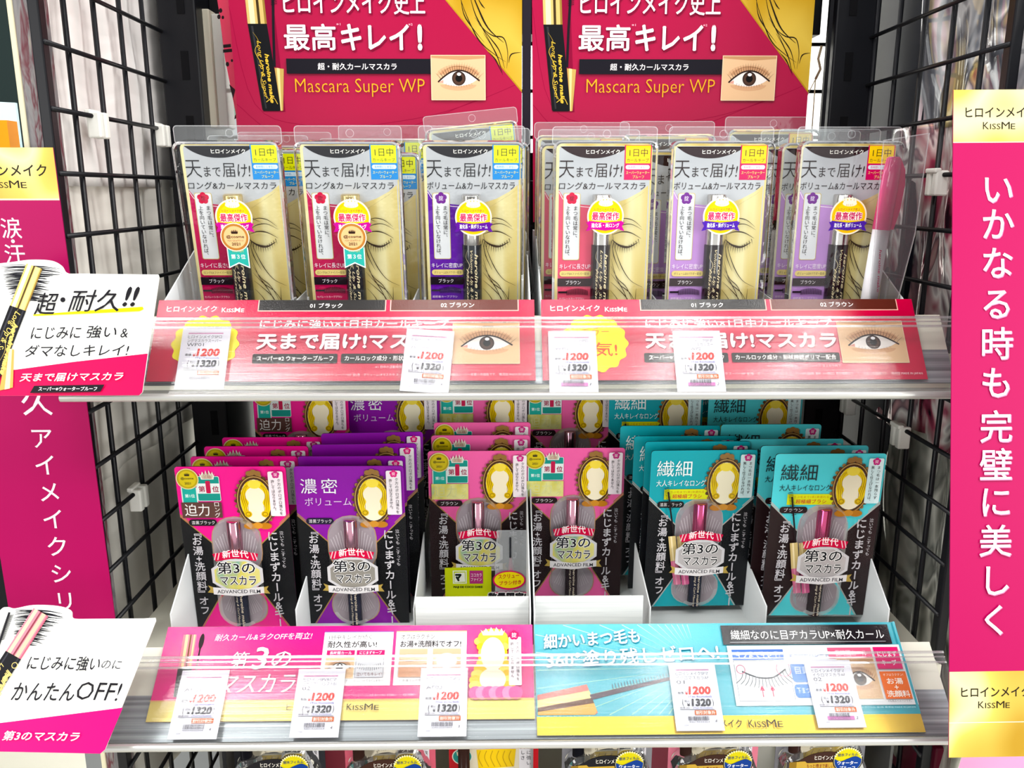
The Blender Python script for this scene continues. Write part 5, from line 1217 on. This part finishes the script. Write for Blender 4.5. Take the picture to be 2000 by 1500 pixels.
def talk1(a):
    off = -28
    out = [(off, 262)] + [(off, 4)] + catmull([(off, 4), (20, -1), (60, -6), (100, -4), (120, 6), (128, 18), (136, 22)]) + [(160, 22), (310, 24), (312, 30)] + [(284, 256), (278, 262)]
    a.slab(out, .0008, WT, '#dcdcd8')
    a.poly([(off, 222), (30, 212), (150, 196), (293, 180), (284, 256), (278, 262), (off, 262)], '#cd0453')
    scribble(a, 2, 6, 122, 74, 24)
    p, q = (70, 2), (-22, 262)
    tube3(a, p, q, 33, GOLDT, .02, .34); tube3(a, p, q, 34, BLKT, .34, 1.0)
    a.poly([(20, 168), (34, 172), (34, 246), (8, 252)], '#b79c58'); a.poly([(24, 170), (30, 171), (28, 248), (18, 250)], '#eadcaa')
    ink = '#dcc070'; a.T('heroine make', 8, 118, 40, 222, ink, rot=110, sh=.25, bold=.03); a.T('Long Up & Super', -8, 96, 44, 196, ink, rot=112, sh=.35)
    a.line([(40, 92), (30, 110), (34, 126), (18, 150), (16, 176), (0, 206)], 1.2, ink, taper='both')
    a.poly([(68, 103), (282, 88), (284, 93), (276, 97), (70, 106)], '#f0e000')
    k = '#17151a'
    a.T('超', 70, 60, 118, 104, k, sh=.28, bold=.008); a.ell(126, 74, 5, 5, k, n=14); a.T('耐久', 136, 54, 236, 98, k, sh=.28, bold=.004); a.T('!!', 242, 48, 276, 88, k, sh=.3, bold=.03)
    a.T('にじみに', 66, 128, 164, 152, k, sh=.22, bold=.013, slope=-1); a.T('強い', 174, 125, 232, 150, k, sh=.22, bold=.013); a.T('&', 240, 131, 255, 149, k, sh=.2); a.T('ダマなしキレイ!', 56, 163, 258, 187, k, sh=.22, bold=.013, slope=-2)
    a.T('天まで届けマスカラ', 47, 219, 248, 235, '#faf0f4', sh=.25, bold=.02, slope=-2); a.poly([(76, 243), (212, 241), (204, 255), (68, 257)], '#17131a'); a.T('スーパー※ウォータープルーフ', 84, 245, 198, 253, '#f2eef0', sh=.2, bold=.01)
talker((-.2953, .502, -.0406), (-.2040, .502, -.0406), (-.2114, .48, -.1155), 'white shelf talker reading super lasting with a gold-capped mascara, on the upper rail', talk1)
PINKT = ((.5, -.5, '#d9808e'), (.40, .2, '#f2c4a4'), (.05, -.05, '#7a3a44'), (-.1, -.34, '#eab09a'), (-.42, -.5, '#b05a6c'))
def talk2(a):
    off = -24
    out = [(off, 274), (off, 60)] + catmull([(off, 60), (4, 8), (18, 0), (34, 2), (70, -6), (120, -6), (148, 2), (154, 16), (166, 18)]) + [(300, 12), (322, 10), (324, 16)] + [(262, 262), (254, 270)]
    a.slab(out, .0008, WT, '#dcdcd8')
    a.poly([(off, 236), (40, 222), (150, 205), (284, 184), (262, 262), (254, 270), (off, 274)], '#d00870')
    scribble(a, 36, 6, 142, 70, 10, 30, 9)
    for k in range(24): y = 16 + k * 2.1; a.line([(22 - k * .42, y + 1.5), (35 - k * .35, y - 1.5)], .9, '#1a191f', smooth=False)
    a.line([(26, 10), (18, 70), (12, 140)], 4.5, '#17161b', smooth=False); a.poly([(6, 140), (22, 138), (10, 180), (-12, 190)], '#1b1a20')
    p, q = (92, 2), (-30, 268)
    tube3(a, p, q, 36, PINKT, .02, .34); tube3(a, p, q, 37, BLKT, .34, 1.02); a.poly([(24, 206), (36, 208), (22, 256), (4, 268)], '#d9808e')
    ink = '#dcc27c'; a.T('heroine make', 8, 120, 56, 232, ink, rot=112, sh=.25, bold=.03); a.T('Long and Curl Mascara', -14, 108, 36, 232, ink, rot=112, sh=.35); a.ring(57, 112, 6, 6, 1.2, ink)
    k = '#17151a'
    a.T('にじみに強い', 82, 92, 226, 120, k, sh=.2, bold=.013, slope=-3); a.T('のに', 230, 95, 270, 112, k, sh=.2); a.T('かんたん', 62, 144, 186, 178, k, sh=.2, slope=-3, bold=.013); a.T('OFF!', 190, 138, 278, 172, k, sh=.25, bold=-.002)
    a.T('第3のマスカラ', 60, 234, 210, 252, '#faeef4', sh=.2, bold=.02, slope=-3)
talker((-.3095, .476, -.2486), (-.2120, .475, -.2529), (-.2225, .44, -.3165), 'white shelf talker reading easy off with a pink-capped mascara, on the middle rail', talk2)
